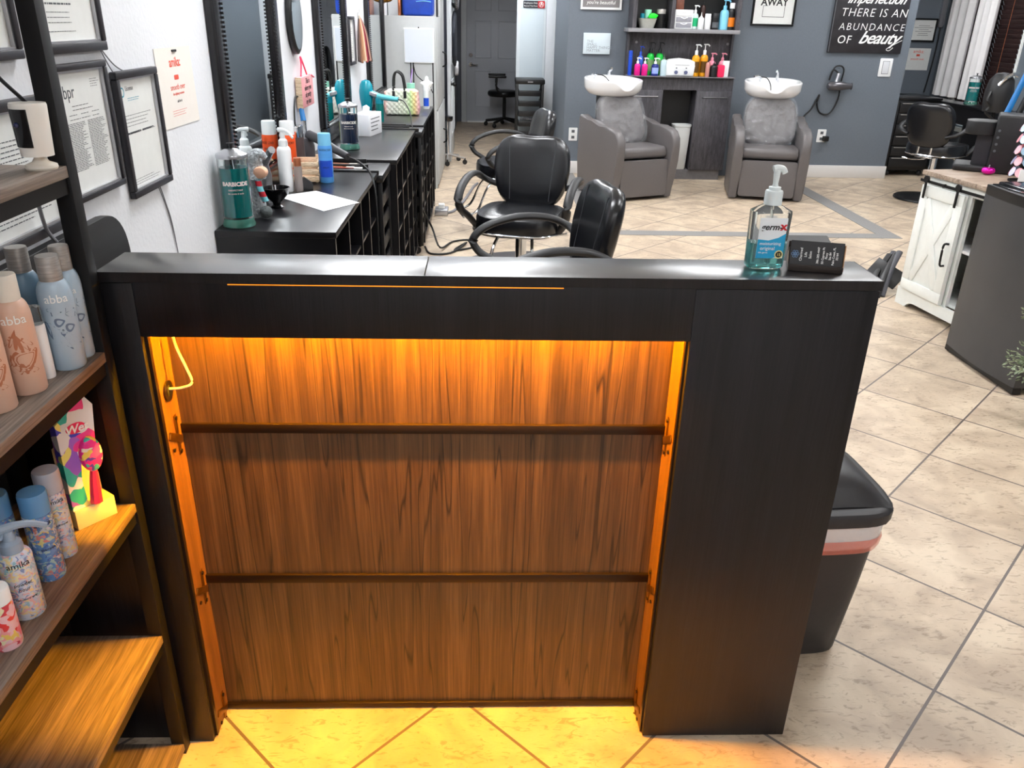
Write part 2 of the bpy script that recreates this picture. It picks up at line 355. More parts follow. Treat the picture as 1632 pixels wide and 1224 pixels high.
# ------------------------------------------------------------------ floor material (diagonal tiles)
def floor_material():
    m = bpy.data.materials.new('diagonal beige tile'); m.use_nodes = True; nt = m.node_tree; b = nt.nodes['Principled BSDF']
    N = nt.nodes.new; L = nt.links.new
    tc = N('ShaderNodeTexCoord'); sp = N('ShaderNodeSeparateXYZ'); L(tc.outputs['Object'], sp.inputs[0])
    def M_(op, a, b_=None, c_=None):
        n = N('ShaderNodeMath'); n.operation = op
        for i, v in enumerate((a, b_, c_)):
            if v is None: continue
            if isinstance(v, (int, float)): n.inputs[i].default_value = v
            else: L(v, n.inputs[i])
        return n.outputs[0]
    th = math.radians(-45.106); c, s = math.cos(th), math.sin(th); S = 0.42; ox, oy = 1.12447, 1.46659
    dx = M_('SUBTRACT', sp.outputs[0], ox); dy = M_('SUBTRACT', sp.outputs[1], oy)
    u = M_('DIVIDE', M_('ADD', M_('MULTIPLY', dx, c), M_('MULTIPLY', dy, s)), S)
    v = M_('DIVIDE', M_('ADD', M_('MULTIPLY', dx, -s), M_('MULTIPLY', dy, c)), S)
    def edge(q):
        fr = M_('FRACT', q); return M_('MINIMUM', fr, M_('SUBTRACT', 1.0, fr))
    e = M_('MINIMUM', edge(u), edge(v))
    gr = M_('LESS_THAN', e, 0.0085)
    cell = N('ShaderNodeCombineXYZ'); L(M_('FLOOR', u), cell.inputs[0]); L(M_('FLOOR', v), cell.inputs[1])
    wn = N('ShaderNodeTexWhiteNoise'); wn.noise_dimensions = '3D'; L(cell.outputs[0], wn.inputs['Vector'])
    off = N('ShaderNodeVectorMath'); off.operation = 'MULTIPLY_ADD'; L(wn.outputs['Color'], off.inputs[0]); off.inputs[1].default_value = (30, 30, 30); L(tc.outputs['Object'], off.inputs[2])
    n1 = N('ShaderNodeTexNoise'); n1.inputs['Scale'].default_value = 5.5; n1.inputs['Detail'].default_value = 6; n1.inputs['Distortion'].default_value = 0.8; L(off.outputs[0], n1.inputs['Vector'])
    mp = N('ShaderNodeMapping'); mp.inputs['Rotation'].default_value = (0, 0, 0.5); mp.inputs['Scale'].default_value = (1, 2.6, 1); L(off.outputs[0], mp.inputs[0])
    n2 = N('ShaderNodeTexNoise'); n2.inputs['Scale'].default_value = 22; n2.inputs['Detail'].default_value = 8; n2.inputs['Roughness'].default_value = 0.62; n2.inputs['Distortion'].default_value = 1.5; L(mp.outputs[0], n2.inputs['Vector'])
    cr = N('ShaderNodeValToRGB'); el = cr.color_ramp.elements
    el[0].position = 0.36; el[0].color = lin((174, 155, 134)); el[1].position = 0.64; el[1].color = lin((206, 188, 164))
    q = el.new(0.5); q.color = lin((192, 173, 150)); L(n1.outputs['Fac'], cr.inputs[0])
    vein = N('ShaderNodeValToRGB'); ve = vein.color_ramp.elements
    ve[0].position = 0.36; ve[0].color = (0.60, 0.57, 0.54, 1); ve[1].position = 0.45; ve[1].color = (1, 1, 1, 1); L(n2.outputs['Fac'], vein.inputs[0])
    mx = N('ShaderNodeMix'); mx.data_type = 'RGBA'; mx.blend_type = 'MULTIPLY'; mx.inputs['Factor'].default_value = 0.8
    L(cr.outputs[0], mx.inputs['A']); L(vein.outputs[0], mx.inputs['B'])
    mg = N('ShaderNodeMix'); mg.data_type = 'RGBA'; L(gr, mg.inputs['Factor']); L(mx.outputs['Result'], mg.inputs['A']); mg.inputs['B'].default_value = lin((100, 90, 86))
    L(mg.outputs['Result'], b.inputs['Base Color'])
    hb = M_('SUBTRACT', n2.outputs['Fac'], M_('MULTIPLY', gr, 0.8))
    bp = N('ShaderNodeBump'); bp.inputs['Strength'].default_value = 0.35; bp.inputs['Distance'].default_value = 0.004; L(hb, bp.inputs['Height']); L(bp.outputs[0], b.inputs['Normal'])
    b.inputs['Roughness'].default_value = 0.42
    return m
M_floor = floor_material()
M_wall = mat('white orange peel wall', (226, 228, 232), 0.75, scale=70, bump=0.35, bdist=0.004, detail=2)
M_grey = mat('slate grey wall paint', (104, 112, 121), 0.6, scale=60, bump=0.2, bdist=0.003, var=0.03)
M_hall = mat('dim grey hall paint', (100, 104, 114), 0.7, var=0.02)
M_ceil = mat('ceiling', (225, 225, 222), 0.8, var=0.02)
M_base = mat('baseboard paint', (222, 219, 216), 0.5, var=0.01)
M_inlay = mat('grey woven inlay strip', (132, 130, 128), 0.6, var=0.12, scale=160, bump=0.4)
M_diff = mat('light panel', (255, 255, 255), 0.5, emit=LAMP, ecol=(250, 252, 255))

# ------------------------------------------------------------------ room
def sbox(name, a, b, m, bev=0.0):
    q = B(); q.box(a, b, bev); return struct(q.obj(name, m))
sbox('floor', (-1.2, -2.6, -0.1), (5.5, 13.4, 0), M_floor)
sbox('ceiling', (-1.2, -2.6, 2.7), (5.5, 13.4, 2.8), M_ceil)
sbox('wall_left', (-1.05, -2.5, 0), (-0.90, 10.45, 2.7), M_wall)
sbox('wall_front', (-1.2, -2.6, 0), (5.5, -2.5, 2.7), M_wall)
sbox('wall_back', (0.83, 8.72, 0), (4.31, 8.84, 2.7), M_grey)
sbox('wall_alcove_side', (4.21, 8.84, 0), (4.31, 9.9, 2.7), M_grey)
sbox('wall_alcove_back', (4.21, 9.9, 0), (5.35, 10.0, 2.7), M_grey)
sbox('wall_hall_side', (0.83, 8.84, 0), (0.93, 10.5, 2.7), M_grey)
sbox('wall_hall_far_side', (1.1, 10.5, 0), (1.2, 13.25, 2.7), M_hall)
sbox('wall_hall_return', (0.93, 10.35, 0), (1.1, 10.5, 2.7), M_hall)
sbox('wall_hall_left', (-0.90, 10.45, 0), (-0.42, 13.25, 2.7), M_hall)
sbox('wall_hall_back', (-0.5, 13.17, 0), (1.2, 13.27, 2.7), M_hall)
# right wall with a window opening at y 7.4..9.3
for nm, a, b in (('wall_right', (5.25, -2.5, 0), (5.35, 8.38, 2.7)), ('wall_right_far', (5.25, 9.35, 0), (5.35, 9.9, 2.7)),
                 ('wall_right_sill', (5.25, 8.38, 0), (5.35, 9.35, 0.5)), ('wall_right_lintel', (5.25, 8.38, 2.2), (5.35, 9.35, 2.7))):
    sbox(nm, a, b, M_grey)
sbox('baseboard_back', (2.62, 8.70, 0), (4.322, 8.72, 0.128), M_base, 0.004)
sbox('baseboard_left_of_cabinet', (0.815, 8.70, 0), (2.0, 8.72, 0.128), M_base, 0.004)
sbox('trim_hall_jamb', (0.72, 10.3, 0), (0.83, 10.42, 2.15), M_doorwhite, 0.005)
sbox('trim_hall_head', (-0.42, 10.3, 2.08), (0.83, 10.42, 2.2), M_doorwhite)
for nm, a, b in (('trim_1', (-0.352, 13.12, 0), (-0.272, 13.17, 2.12)), ('trim_2', (0.70, 13.12, 0), (0.78, 13.17, 2.12)), ('trim_3', (-0.352, 13.12, 2.05), (0.78, 13.17, 2.13))):
    sbox(nm, a, b, M_doorwhite, 0.004)
# floor inlay stripes
q = B(); q.prism([(3.10, 6.19), (3.10, 8.70), (3.25, 8.70), (3.25, 6.05), (0.82, 6.05), (0.82, 8.70), (0.95, 8.70), (0.95, 6.19)], 0.0, 0.003); struct(q.obj('trim_4', M_inlay, smooth=False))

# back door (six panel)
def panel_door(name, x0, x1, y, z1, m, panels, face=-1, th=0.04):
    q = B(); q.box((x0, y, 0.005), (x1, y+th, z1), 0.002)
    d = struct(q.obj(name, m))
    for (a, b_, c, e) in panels:
        q = B(); yy = y
        q.prism([(a, c), (b_, c), (b_, e), (a, e)], 0, 0.002, AT((0, yy, 0), Matrix.Rotation(PI/2, 4, 'X')))
        w_ = 0.018
        for (p, r) in (((a, c), (b_, c+w_)), ((a, e-w_), (b_, e)), ((a, c), (a+w_, e)), ((b_-w_, c), (b_, e))):
            q.box((p[0], yy-0.012, p[1]), (r[0], yy, r[1]), 0.003)
        q.obj('door_panel', m, d)
    return d
dr = panel_door('door_1', -0.27, 0.70, 13.13, 2.05, mat('hall door paint', (196, 200, 208), 0.5), [(-0.145, 0.105, 0.23, 0.76), (-0.145, 0.105, 0.93, 1.45), (-0.145, 0.105, 1.58, 1.95), (0.20, 0.56, 0.23, 0.76), (0.20, 0.56, 0.93, 1.45), (0.20, 0.56, 1.58, 1.95)])
q = B(); q.cyl((-0.205, 13.13, 0.84), (-0.205, 13.09, 0.84), 0.028); q.tube([(-0.205, 13.08, 0.84), (-0.16, 13.075, 0.838), (-0.10, 13.08, 0.835)], 0.009); q.obj('door_handle', M_chrome, dr)
q = B(); q.cyl((-0.205, 13.13, 0.97), (-0.205, 13.105, 0.97), 0.028); q.obj('deadbolt', M_chrome, dr)
q = B(); q.box((-0.26, 13.11, 0), (0.69, 13.13, 0.02)); q.obj('door_sweep', M_white, dr)

# window on right wall: frame, blinds, curtains
q = B()
q.box((5.235, 8.36, 0.46), (5.26, 8.385, 2.26)); q.box((5.20, 9.32, 0.46), (5.26, 9.39, 2.26)); q.box((5.20, 8.34, 2.2), (5.26, 9.39, 2.27)); q.box((5.20, 8.34, 0.46), (5.26, 9.39, 0.5))
wf = struct(q.obj('window_1', M_whitepaint))
q = B(); q.box((5.31, 8.38, 0.5), (5.32, 9.35, 2.2)); q.obj('window_pane', M_glass, wf)
bl = thing('window_blind', 'dark brown slatted blind in the right hand window', 'blind', (5.22, 8.6, 1.3))
M_slat = wood('dark brown slat', ((40, 26, 26), (62, 42, 42), (76, 54, 52)), 4, 'y', 0.45)
for y0, y1 in ((8.39, 8.83), (8.84, 9.31)):
    q = B(); z = 0.55
    while z < 2.15:
        q.box((-0.026, y0, -0.0015), (0.026, y1, 0.0015), M=AT((5.235, 0, z), Matrix.Rotation(math.radians(62), 4, 'Y'))); z += 0.044
    o = q.obj('slats', M_slat, bl); o['kind'] = 'stuff'
q = B()
for y in (8.58, 9.08): q.cyl((5.192, y, 0.55), (5.192, y, 2.18), 0.0025, 6)
q.obj('ladder_cord', M_copper, bl)
def curtain(y0, y1, x, label):
    q = B(); n = 60; rows = []
    for i in range(n+1):
        t = i/n; y = y0+(y1-y0)*t; xx = x+0.03*math.sin(t*PI*2*3.5)+0.008*math.sin(t*31)
        rows.append((q.bm.verts.new((xx, y, 0.80)), q.bm.verts.new((xx, y, 2.35)), q.bm.verts.new((xx+0.004, y, 0.80)), q.bm.verts.new((xx+0.004, y, 2.35))))
    for a, b in zip(rows, rows[1:]):
        q.bm.faces.new((a[0], b[0], b[1], a[1])); q.bm.faces.new((a[2], a[3], b[3], b[2]))
        q.bm.faces.new((a[1], b[1], b[3], a[3])); q.bm.faces.new((a[0], a[2], b[2], b[0]))
    a = rows[0]; q.bm.faces.new((a[0], a[1], a[3], a[2])); a = rows[-1]; q.bm.faces.new((a[0], a[2], a[3], a[1]))
    tag(q.obj('curtain', M_curtain, loc=(x, (y0+y1)/2, 0.8)), label, 'curtain', 'curtains at the right window')
M_curtain = mat('white curtain cloth', (226, 224, 224), 0.8, var=0.04, scale=8)
curtain(9.15, 9.62, 5.13, 'white curtain panel hanging nearest the alcove corner')
curtain(8.76, 9.08, 5.13, 'white curtain panel hanging between two strips of brown blind')

# ceiling lights added outside the frame to brighten room, alcove and hall
for i, (x, y) in enumerate(PANELS):
    t = thing('added_ceiling_light', 'unseen white square ceiling panel added to light the salon', 'ceiling light', (x, y, 2.7), 'added ceiling light panels')
    q = B(); q.box((x-0.32, y-0.32, 2.67), (x-0.29, y+0.32, 2.70)); q.box((x+0.29, y-0.32, 2.67), (x+0.32, y+0.32, 2.70)); q.box((x-0.29, y-0.32, 2.67), (x+0.29, y-0.29, 2.70)); q.box((x-0.29, y+0.29, 2.67), (x+0.29, y+0.32, 2.70)); q.obj('frame', M_white, t)
    q = B(); q.box((x-0.29, y-0.29, 2.675), (x+0.29, y+0.29, 2.69)); q.obj('diffuser', M_diff, t)

# ------------------------------------------------------------------ reception desk
D = thing('reception_desk', 'black reception desk with an amber lit walnut recess in its front', 'desk', (0, 1.40, 0))
q = B(); q.box((-0.654, 1.333, 1.072), (-0.1005, 1.458, 1.090), 0.0012); q.obj('top_board', M_blackwoodx, D)
q = B(); q.box((-0.0995, 1.333, 1.072), (0.699, 1.458, 1.090), 0.0012); q.obj('top_board', M_blackwoodx, D)
q = B(); q.box((-0.654, 1.3316, 1.0722), (0.699, 1.3328, 1.0897)); q.box((0.6992, 1.3328, 1.0722), (0.7004, 1.458, 1.0897)); q.obj('added_edge_strip', M_blackwood, D)  # added uncoated strips, keep the top boards' sheen off their edges
q = B(); q.box((0.372, 1.334, 0.004), (0.698, 1.455, 1.0705), 0.001); q.obj('side_cabinet', M_blackwood, D)
q = B(); q.box((-0.652, 1.334, 0.0), (-0.597, 1.455, 1.0705), 0.001); q.obj('side_panel', M_blackwood, D)
q = B(); q.box((-0.868, 1.345, 0.0), (-0.653, 1.360, 1.045), 0.001); q.obj('end_panel', M_blackwood, D)
q = B(); q.box((-0.596, 1.333, 0.973), (0.3715, 1.345, 1.0718), 0.0006); q.obj('header_panel', M_blackwood, D)
for z0, z1 in ((0.017, 0.369), (0.388, 0.736), (0.754, 1.071)):
    q = B(); q.box((-0.592, 1.431, z0), (0.368, 1.442, z1)); q.obj('back_panel', M_walnut, D)
M_rail = mat('bronze rail', (44, 32, 26), 0.35, 0.6)
for z0, z1 in ((0.003, 0.018), (0.368, 0.389), (0.735, 0.755)):
    q = B(); q.box((-0.592, 1.424, z0), (0.368, 1.446, z1), 0.001)
    q.obj('rail', M_rail, D)
for x0, x1, s in ((-0.597, -0.592, 1), (0.368, 0.372, -1)):
    q = B(); q.box((x0, 1.357, 0.004), (x1, 1.431, 1.07)); q.obj('liner', M_liner, D)
    q = B(); q.box((x0, 1.346, 0.004), (x1+(0.001 if s > 0 else 0), 1.357, 0.972)); q.obj('edge_strip', M_rail, D)
    for z in (0.745, 0.378, 0.035):
        xx = x1 if s > 0 else x0
        q = B(); q.box((xx, 1.398, z-0.045), (xx+s*0.002, 1.410, z+0.040), 0.003)
        q.box((xx, 1.362, z-0.012), (xx+s*0.0035, 1.428, z+0.004), 0.002, M=AT((0, 1.395, z), Matrix.Rotation(-0.55, 4, 'X')) @ Matrix.Translation((0, -1.395, -z)))
        b_ = q.obj('bracket', M_brass, D)
        q = B()
        for dy, dz in ((1.404, 0.033), (1.404, -0.038), (1.372, -0.02)):
            q.cyl((xx+s*0.002, dy, z+dz), (xx+s*0.0048, dy, z+dz), 0.004, 10)
        q.obj('screw', M_rail, b_)
q = B(); q.cyl((-0.5925, 1.392, 0.842), (-0.588, 1.392, 0.842), 0.02, 24); g = q.obj('grommet', M_rail, D)
q = B(); q.cyl((-0.5885, 1.392, 0.842), (-0.5872, 1.392, 0.842), 0.011, 20); q.obj('hole', M_blackink, g)
q = B(); q.tube([(-0.588, 1.392, 0.846), (-0.565, 1.393, 0.848), (-0.545, 1.395, 0.858), (-0.553, 1.397, 0.89), (-0.566, 1.398, 0.935), (-0.568, 1.398, 0.985), (-0.560, 1.395, 1.06)], 0.0026); q.obj('cable', M_whitewire, D)
M_led = mat('amber LED strip', (255, 190, 60), 0.4, emit=LED, ecol=(255, 170, 4))
q = B(); q.box((-0.54, 1.386, 1.065), (0.34, 1.396, 1.0695)); q.obj('led_strip', M_led, D)
M_leakglow = mat('amber leak glow', (255, 190, 60), 0.4, emit=1.3, ecol=(255, 120, 8))
q = B(); q.box((-0.435, 1.3322, 1.0695), (0.14, 1.3332, 1.0708)); q.obj('painted_light_leak', M_leakglow, D)  # glowing strip on the closed header stands in for light leaking out

# ------------------------------------------------------------------ bookcase on the left
K = thing('bookcase', 'open bookcase of rustic oak boards in a black metal frame', 'bookcase', (-0.775, 0.88, 0))
ZB = (0.030, 0.334, 0.651, 0.957, 1.270)
for (x0, x1) in ((-0.675, -0.647), (-0.870, -0.842)):
    for (y0, y1) in ((1.300, 1.328), (0.42, 0.448)):
        q = B(); q.box((x0, y0, 0), (x1, y1, 1.62), 0.001); q.obj('post', M_blackmetal, K)
for z in ZB:
    q = B(); q.box((-0.869, 0.450, z-0.018), (-0.648, 1.3015, z), 0.0012); q.obj('shelf_board', M_rustic, K)
    if z > 0.1:
        q = B(); q.box((-0.668, 0.449, z-0.043), (-0.652, 1.3, z-0.0185)); q.box((-0.868, 0.449, z-0.043), (-0.852, 1.3, z-0.0185)); q.box((-0.842, 1.302, z-0.043), (-0.668, 1.318, z-0.0185)); q.obj('support_rail', M_blackmetal, K)
q = B(); q.box((-0.870, 0.42, 1.60), (-0.647, 1.328, 1.62)); q.obj('top_board', M_rustic, K)

# black board behind it, against the white wall
q = B(); q.prism([(0.30, 0.0), (1.985, 0.0)]+[(1.985-0.10+0.10*math.cos(a), 0.955+0.10*math.sin(a)) for a in [PI/2*k/8 for k in range(9)]]+[(0.30, 1.055)], 0, 0.022, AT((-0.897, 0, 0), FACE_X), bev=0.002)
tag(q.obj('backboard', mat('matte black board', (26, 25, 26), 0.45, var=0.08), loc=(-0.89, 1.1, 0)), 'black board with a rounded top corner against the white wall behind the bookcase', 'board')

# ------------------------------------------------------------------ generic bottles
def body_prof(r, h, sh=0.82, neck=0.45, r0=0.93):
    z1 = h*sh
    return [(0, 0), (r*r0, 0), (r, 0.003), (r, z1-0.2*r)]+[(neck*r+(1-neck)*r*math.cos(a), z1-0.2*r+(h-z1+0.2*r)*math.sin(a)) for a in [PI/2*k/7 for k in range(1, 8)]]+[(0, h)]
def bottle(name, label, x, y, z, h, r, kind='disc', mb=None, mc=None, group=None, cat='bottle', face=None, txt=None, tm=None, tz=0.6, ts=0.02, deco=None, power=0, sx=1, sy=1, yaw=0, ml=None):
    t = thing(name, label, cat, (x, y, z), group)
    face = math.atan2(-y, -x) if face is None else face
    n = 28 if y < 4 else 14
    c = (x, y, z); MY = Matrix.Rotation(yaw, 4, 'Z')
    kw = dict(c=c, n=n, power=power, sx=sx, sy=sy, M=MY)
    d = Vector((math.cos(face), math.sin(face), 0)); side = Vector((-d.y, d.x, 0))
    if kind == 'disc':
        hb = h*0.80; q = B(); q.lathe(body_prof(r, hb, 0.84, 0.5), **kw); q.obj('body', mb, t)
        q = B(); rc = r*0.66; q.lathe([(0, hb-0.004), (rc, hb-0.004), (rc*1.02, hb+0.002), (rc*1.02, h-0.003), (rc*0.96, h), (0, h)], c=c, n=n); q.obj('cap', mc, t)
    elif kind == 'pump':
        hb = h*0.66; q = B(); q.lathe(body_prof(r, hb, 0.84, 0.32), **kw); q.obj('body', mb, t)
        q = B(); q.lathe([(0, hb-0.003), (r*0.4, hb-0.003), (r*0.4, h*0.78), (r*0.3, h*0.8), (r*0.13, h*0.8), (r*0.13, h*0.95), (0, h*0.95)], c=c, n=n)
        a = Vector((x, y, z+h*0.965)); out = side*(1 if int(x*1000) % 2 else 1)
        q.tube([a-out*r*0.35, a, a+out*r*0.7, a+out*r*1.1-Vector((0, 0, h*0.05))], r*0.17, smooth=True)
        q.obj('pump', mc, t)
    elif kind == 'can':
        q = B(); q.lathe([(0, 0), (r*0.94, 0), (r, 0.004), (r, h*0.72), (r*0.94, h*0.76), (0, h*0.76)], **kw); q.obj('body', mb, t)
        q = B(); q.lathe([(0, h*0.745), (r*0.93, h*0.745), (r*0.9, h*0.98), (r*0.84, h), (0, h)], c=c, n=n); q.obj('cap', mc, t)
    elif kind == 'tall':
        q = B(); q.lathe([(0, 0), (r*0.94, 0), (r, 0.004), (r, h*0.76), (0, h*0.76)], **kw); q.obj('body', mb, t)
        q = B(); q.lathe([(0, h*0.765), (r*0.99, h*0.765), (r*0.99, h*0.97), (r*0.93, h), (0, h)], c=c, n=n); q.obj('cap', mc, t)
    elif kind == 'spray':
        hb = h*0.72; q = B(); q.lathe(body_prof(r, hb, 0.93, 0.5), **kw); q.obj('body', mb, t)
        q = B(); q.lathe([(0, hb-0.003), (r*0.62, hb-0.003), (r*0.66, hb+0.006), (r*0.62, hb+h*0.09), (r*0.36, hb+h*0.12), (r*0.3, h*0.93), (0, h*0.95)], c=c, n=n)
        a = Vector((x, y, z+h*0.965)); out = side
        q.tube([a-out*r*0.75, a-out*r*0.2, a+out*r*0.5, a+out*r*1.3-Vector((0, 0, h*0.03)), a+out*r*2.1-Vector((0, 0, h*0.10))], lambda t_: r*(0.34-0.14*t_), flat=0.8)
        q.tube([a-out*r*0.2, a-out*r*0.5-Vector((0, 0, h*0.1))], r*0.14, smooth=False)
        q.obj('sprayer', mc, t)
    elif kind == 'nozzle':
        hb = h*0.72; q = B(); q.lathe(body_prof(r, hb, 0.86, 0.35), **kw); q.obj('body', mb, t)
        q = B(); q.lathe([(0, hb-0.003), (r*0.38, hb-0.003), (r*0.36, hb+h*0.07), (r*0.15, hb+h*0.09), (r*0.06, h), (0, h)], c=c, n=n); q.obj('nozzle', mc, t)
    if ml:
        hb = h*0.42; rr = r*1.012; q = B(); nn = 14; lo, hi = h*0.12, h*0.46
        A = [[q.bm.verts.new((x+rr*math.cos(face+(k/nn-0.5)*2.0)*sx, y+rr*math.sin(face+(k/nn-0.5)*2.0)*sy, z+v)) for k in range(nn+1)] for v in (lo, hi)]
        for k in range(nn): q.bm.faces.new((A[0][k], A[0][k+1], A[1][k+1], A[1][k]))
        q.obj('label', ml, t)
    if txt:
        q = B(); q.text(txt, ts, wrap=(r*1.004, face, (x, y, z+h*tz)), thick=0.0003); q.obj('lettering', tm or M_whiteink, t)
    if deco: deco(t, x, y, z, h, r, face)
    return t
def botanical(mk, leafy=True):
    def f(t, x, y, z, h, r, face):
        q = B(); R1 = r*1.004
        def blob(u0, v0, lu, lv, ang, hole=0):
            pts = []; u0, v0, lu, lv = u0*1.3, 0.078+(v0-0.084)*1.35, lu*1.3, lv*1.35
            for k in range(14):
                a = 2*PI*k/14; pu, pv = lu*math.cos(a), lv*math.sin(a)*(1-0.55*math.cos(a))
                pts.append((u0+pu*math.cos(ang)-pv*math.sin(ang), v0+pu*math.sin(ang)+pv*math.cos(ang)))
            vs = [q.bm.verts.new((x+R1*math.cos(face+u/r), y+R1*math.sin(face+u/r), z+v)) for u, v in pts]
            if not hole: q.bm.faces.new(vs)
            else:
                cu = sum(p[0] for p in pts)/14; cv = sum(p[1] for p in pts)/14
                v2 = [q.bm.verts.new((x+R1*math.cos(face+(cu+(u-cu)*hole)/r), y+R1*math.sin(face+(cu+(u-cu)*hole)/r), z+cv+(v-cv)*hole)) for u, v in pts]
                for k in range(14): q.bm.faces.new((vs[k], vs[(k+1) % 14], v2[(k+1) % 14], v2[k]))
        if leafy:
            for (u, v, lu, lv, a) in ((-0.012, 0.098, 0.016, 0.003, 0.15), (0.004, 0.102, 0.018, 0.003, -0.1), (-0.014, 0.088, 0.02, 0.004, -0.6), (-0.004, 0.07, 0.022, 0.004, -1.0), (0.010, 0.066, 0.016, 0.003, -0.7), (-0.016, 0.078, 0.012, 0.003, -1.3), (0.018, 0.094, 0.012, 0.003, -0.3)): blob(u, v, lu, lv, a)
            for (u, v) in ((-0.001, 0.088), (0.010, 0.080)): blob(u, v, 0.0062, 0.005, 0.2, 0.55)
        else:
            for k in range(7): blob(-0.012+0.003*k, 0.092+0.003*math.sin(k), 0.012, 0.0018, 0.5+0.32*k)
            blob(0.004, 0.070, 0.0175, 0.012, 0.5, 0.72); blob(0.004, 0.070, 0.011, 0.007, 0.5, 0.88); blob(0.0, 0.058, 0.016, 0.006, -0.25, 0.3)
        q.obj('print', mk, t)
    return f
def words(lines, tm=M_blackink):
    def f(t, x, y, z, h, r, face):
        q = B()
        for s, sz, zz in lines: q.text(s, sz, wrap=(r*1.006, face, (x, y, z+h*zz)), thick=0.0003)
        q.obj('lettering', tm, t)
    return f
Z2, Z3, ZT = 0.957, 0.651, 1.270
G = 'salon bottles on the second shelf'
kw = dict(txt='abba', ts=0.019, tz=0.62)
bottle('shampoo_bottle', 'pale blue bottle with a metal cap, nearest of the blue ones on the upper shelf', -0.679, 1.243, Z2, 0.186, 0.0255, 'disc', M_bluebottle, M_gunmetal, G, deco=botanical(M_floral), **kw)
bottle('shampoo_bottle', 'pale blue bottle at the shelf end beside the black post', -0.682, 1.2885, Z2, 0.190, 0.0225, 'disc', M_bluebottle, M_gunmetal, G, deco=botanical(M_floral), txt='abba', ts=0.014, tz=0.6)
bottle('shampoo_bottle', 'steel blue bottle behind the pale blue ones, at the shelf back', -0.742, 1.275, Z2, 0.190, 0.0245, 'disc', M_steelblue, M_gunmetal, G)
bottle('shampoo_bottle', 'steel blue bottle behind the peach bottle with the cream cap', -0.752, 1.205, Z2, 0.180, 0.0255, 'disc', M_steelblue, M_gunmetal, G)
bottle('shampoo_bottle', 'peach bottle with a cream cap beside the small white spray', -0.696, 1.148, Z2, 0.184, 0.0255, 'disc', M_peach, M_cream, G, deco=botanical(M_coconut, False), **kw)
bottle('shampoo_bottle', 'peach bottle at the left picture edge of the upper shelf', -0.708, 1.083, Z2, 0.184, 0.0255, 'disc', M_peach, M_cream, G, deco=botanical(M_coconut, False), **kw)
bottle('spray_bottle', 'small clear capped white spray between peach and blue bottles', -0.692, 1.1965, Z2, 0.118, 0.0118, 'can', M_white, M_clear, G, deco=lambda t, x, y, z, h, r, f: None)
G = 'printed styling products on the third shelf'
bottle('trigger_spray', 'flowery white spray bottle with a grey trigger top', -0.690, 1.000, Z3, 0.158, 0.0235, 'spray', M_amika, C('grey blue plastic', (150, 166, 184), 0.3), G, deco=lambda t, x, y, z, h, r, f: words([('amika', 0.014, 0.60), ('powder', 0.008, 0.40), ('hour', 0.008, 0.34), ('heat control spray', 0.004, 0.24)])(t, x, y, z, h, r, f), face=-0.9)
bottle('styling_bottle', 'flowery blue bottle with a blue cap', -0.699, 1.090, Z3, 0.158, 0.0215, 'tall', M_amikablue, C('denim blue plastic', (96, 150, 200), 0.25), G, deco=words([('amika', 0.011, 0.66), ('shampoo', 0.006, 0.38)]), face=-0.8)
bottle('styling_bottle', 'flowery white bottle with a silvery cap beside the brush box', -0.706, 1.149, Z3, 0.162, 0.0205, 'tall', M_amika, C('silvery plastic', (176, 178, 190), 0.3), G, deco=words([('amika', 0.011, 0.66), ('conditioner', 0.005, 0.4)]), face=-0.8)
bottle('styling_bottle', 'flowery blue bottle half hidden behind the trigger spray', -0.752, 1.078, Z3, 0.160, 0.0215, 'tall', M_amikablue, C('denim blue plastic b', (96, 150, 200), 0.25), G, txt='amika', ts=0.011, tz=0.66, tm=M_blackink)
bottle('styling_bottle', 'flowery red and pink bottle at the left picture edge', -0.684, 0.93, Z3, 0.10, 0.019, 'tall', M_amikared, M_white, G)
q = B(); q.box((-0.85, 0.96, Z3), (-0.79, 1.06, Z3+0.06), 0.001); tag(q.obj('product_box', C('pink printed box', (200, 180, 178), 0.6, var=0.1), loc=(-0.825, 1.01, Z3)), 'low pinkish product box behind the trigger spray', 'box')

# brush in its package
t = thing('brush_package', 'hair brush in a painted pink and teal package with a yellow tray', 'package', (-0.69, 1.255, Z3))
MB_ = RZ(math.radians(52), (-0.705, 1.253, Z3))
q = B(); q.box((-0.036, -0.020, 0.0), (0.036, 0.020, 0.038), 0.001, M=MB_); q.obj('tray', M_yellow, t)
q = B(); q.prism([(-0.034, 0.038), (0.034, 0.038), (0.034, 0.075), (0.026, 0.09), (0.022, 0.13), (0.030, 0.16), (0.0, 0.17), (-0.034, 0.15)], 0.0, 0.0012, MB_ @ Matrix.Translation((0, 0.018, 0)) @ FACE_Y); q.obj('backing_card', M_yellow, t)
q = B(); q.prism([(-0.036, 0.038), (-0.008, 0.038), (-0.010, 0.09), (-0.004, 0.13), (0.026, 0.155), (0.034, 0.222), (0.02, 0.245), (-0.034, 0.205)], 0.0, 0.022, MB_ @ Matrix.Translation((0, 0.006, 0)) @ FACE_Y); q.obj('sleeve', M_wetprint, t)
q = B(); q.pillow([(0.012+0.019*math.cos(a), 0.135+0.034*math.sin(a)) for a in [2*PI*k/20 for k in range(20)]], 0.009, lambda u, v, w: (u, w-0.018, v))
bmesh.ops.transform(q.bm, matrix=MB_, verts=q.bm.verts); q.obj('brush_head', print_mat('paint splash', (236, 40, 140), [(240, 210, 90), (90, 60, 170), (240, 90, 160), (60, 170, 160), (236, 40, 140), (240, 230, 210)], 80), t)
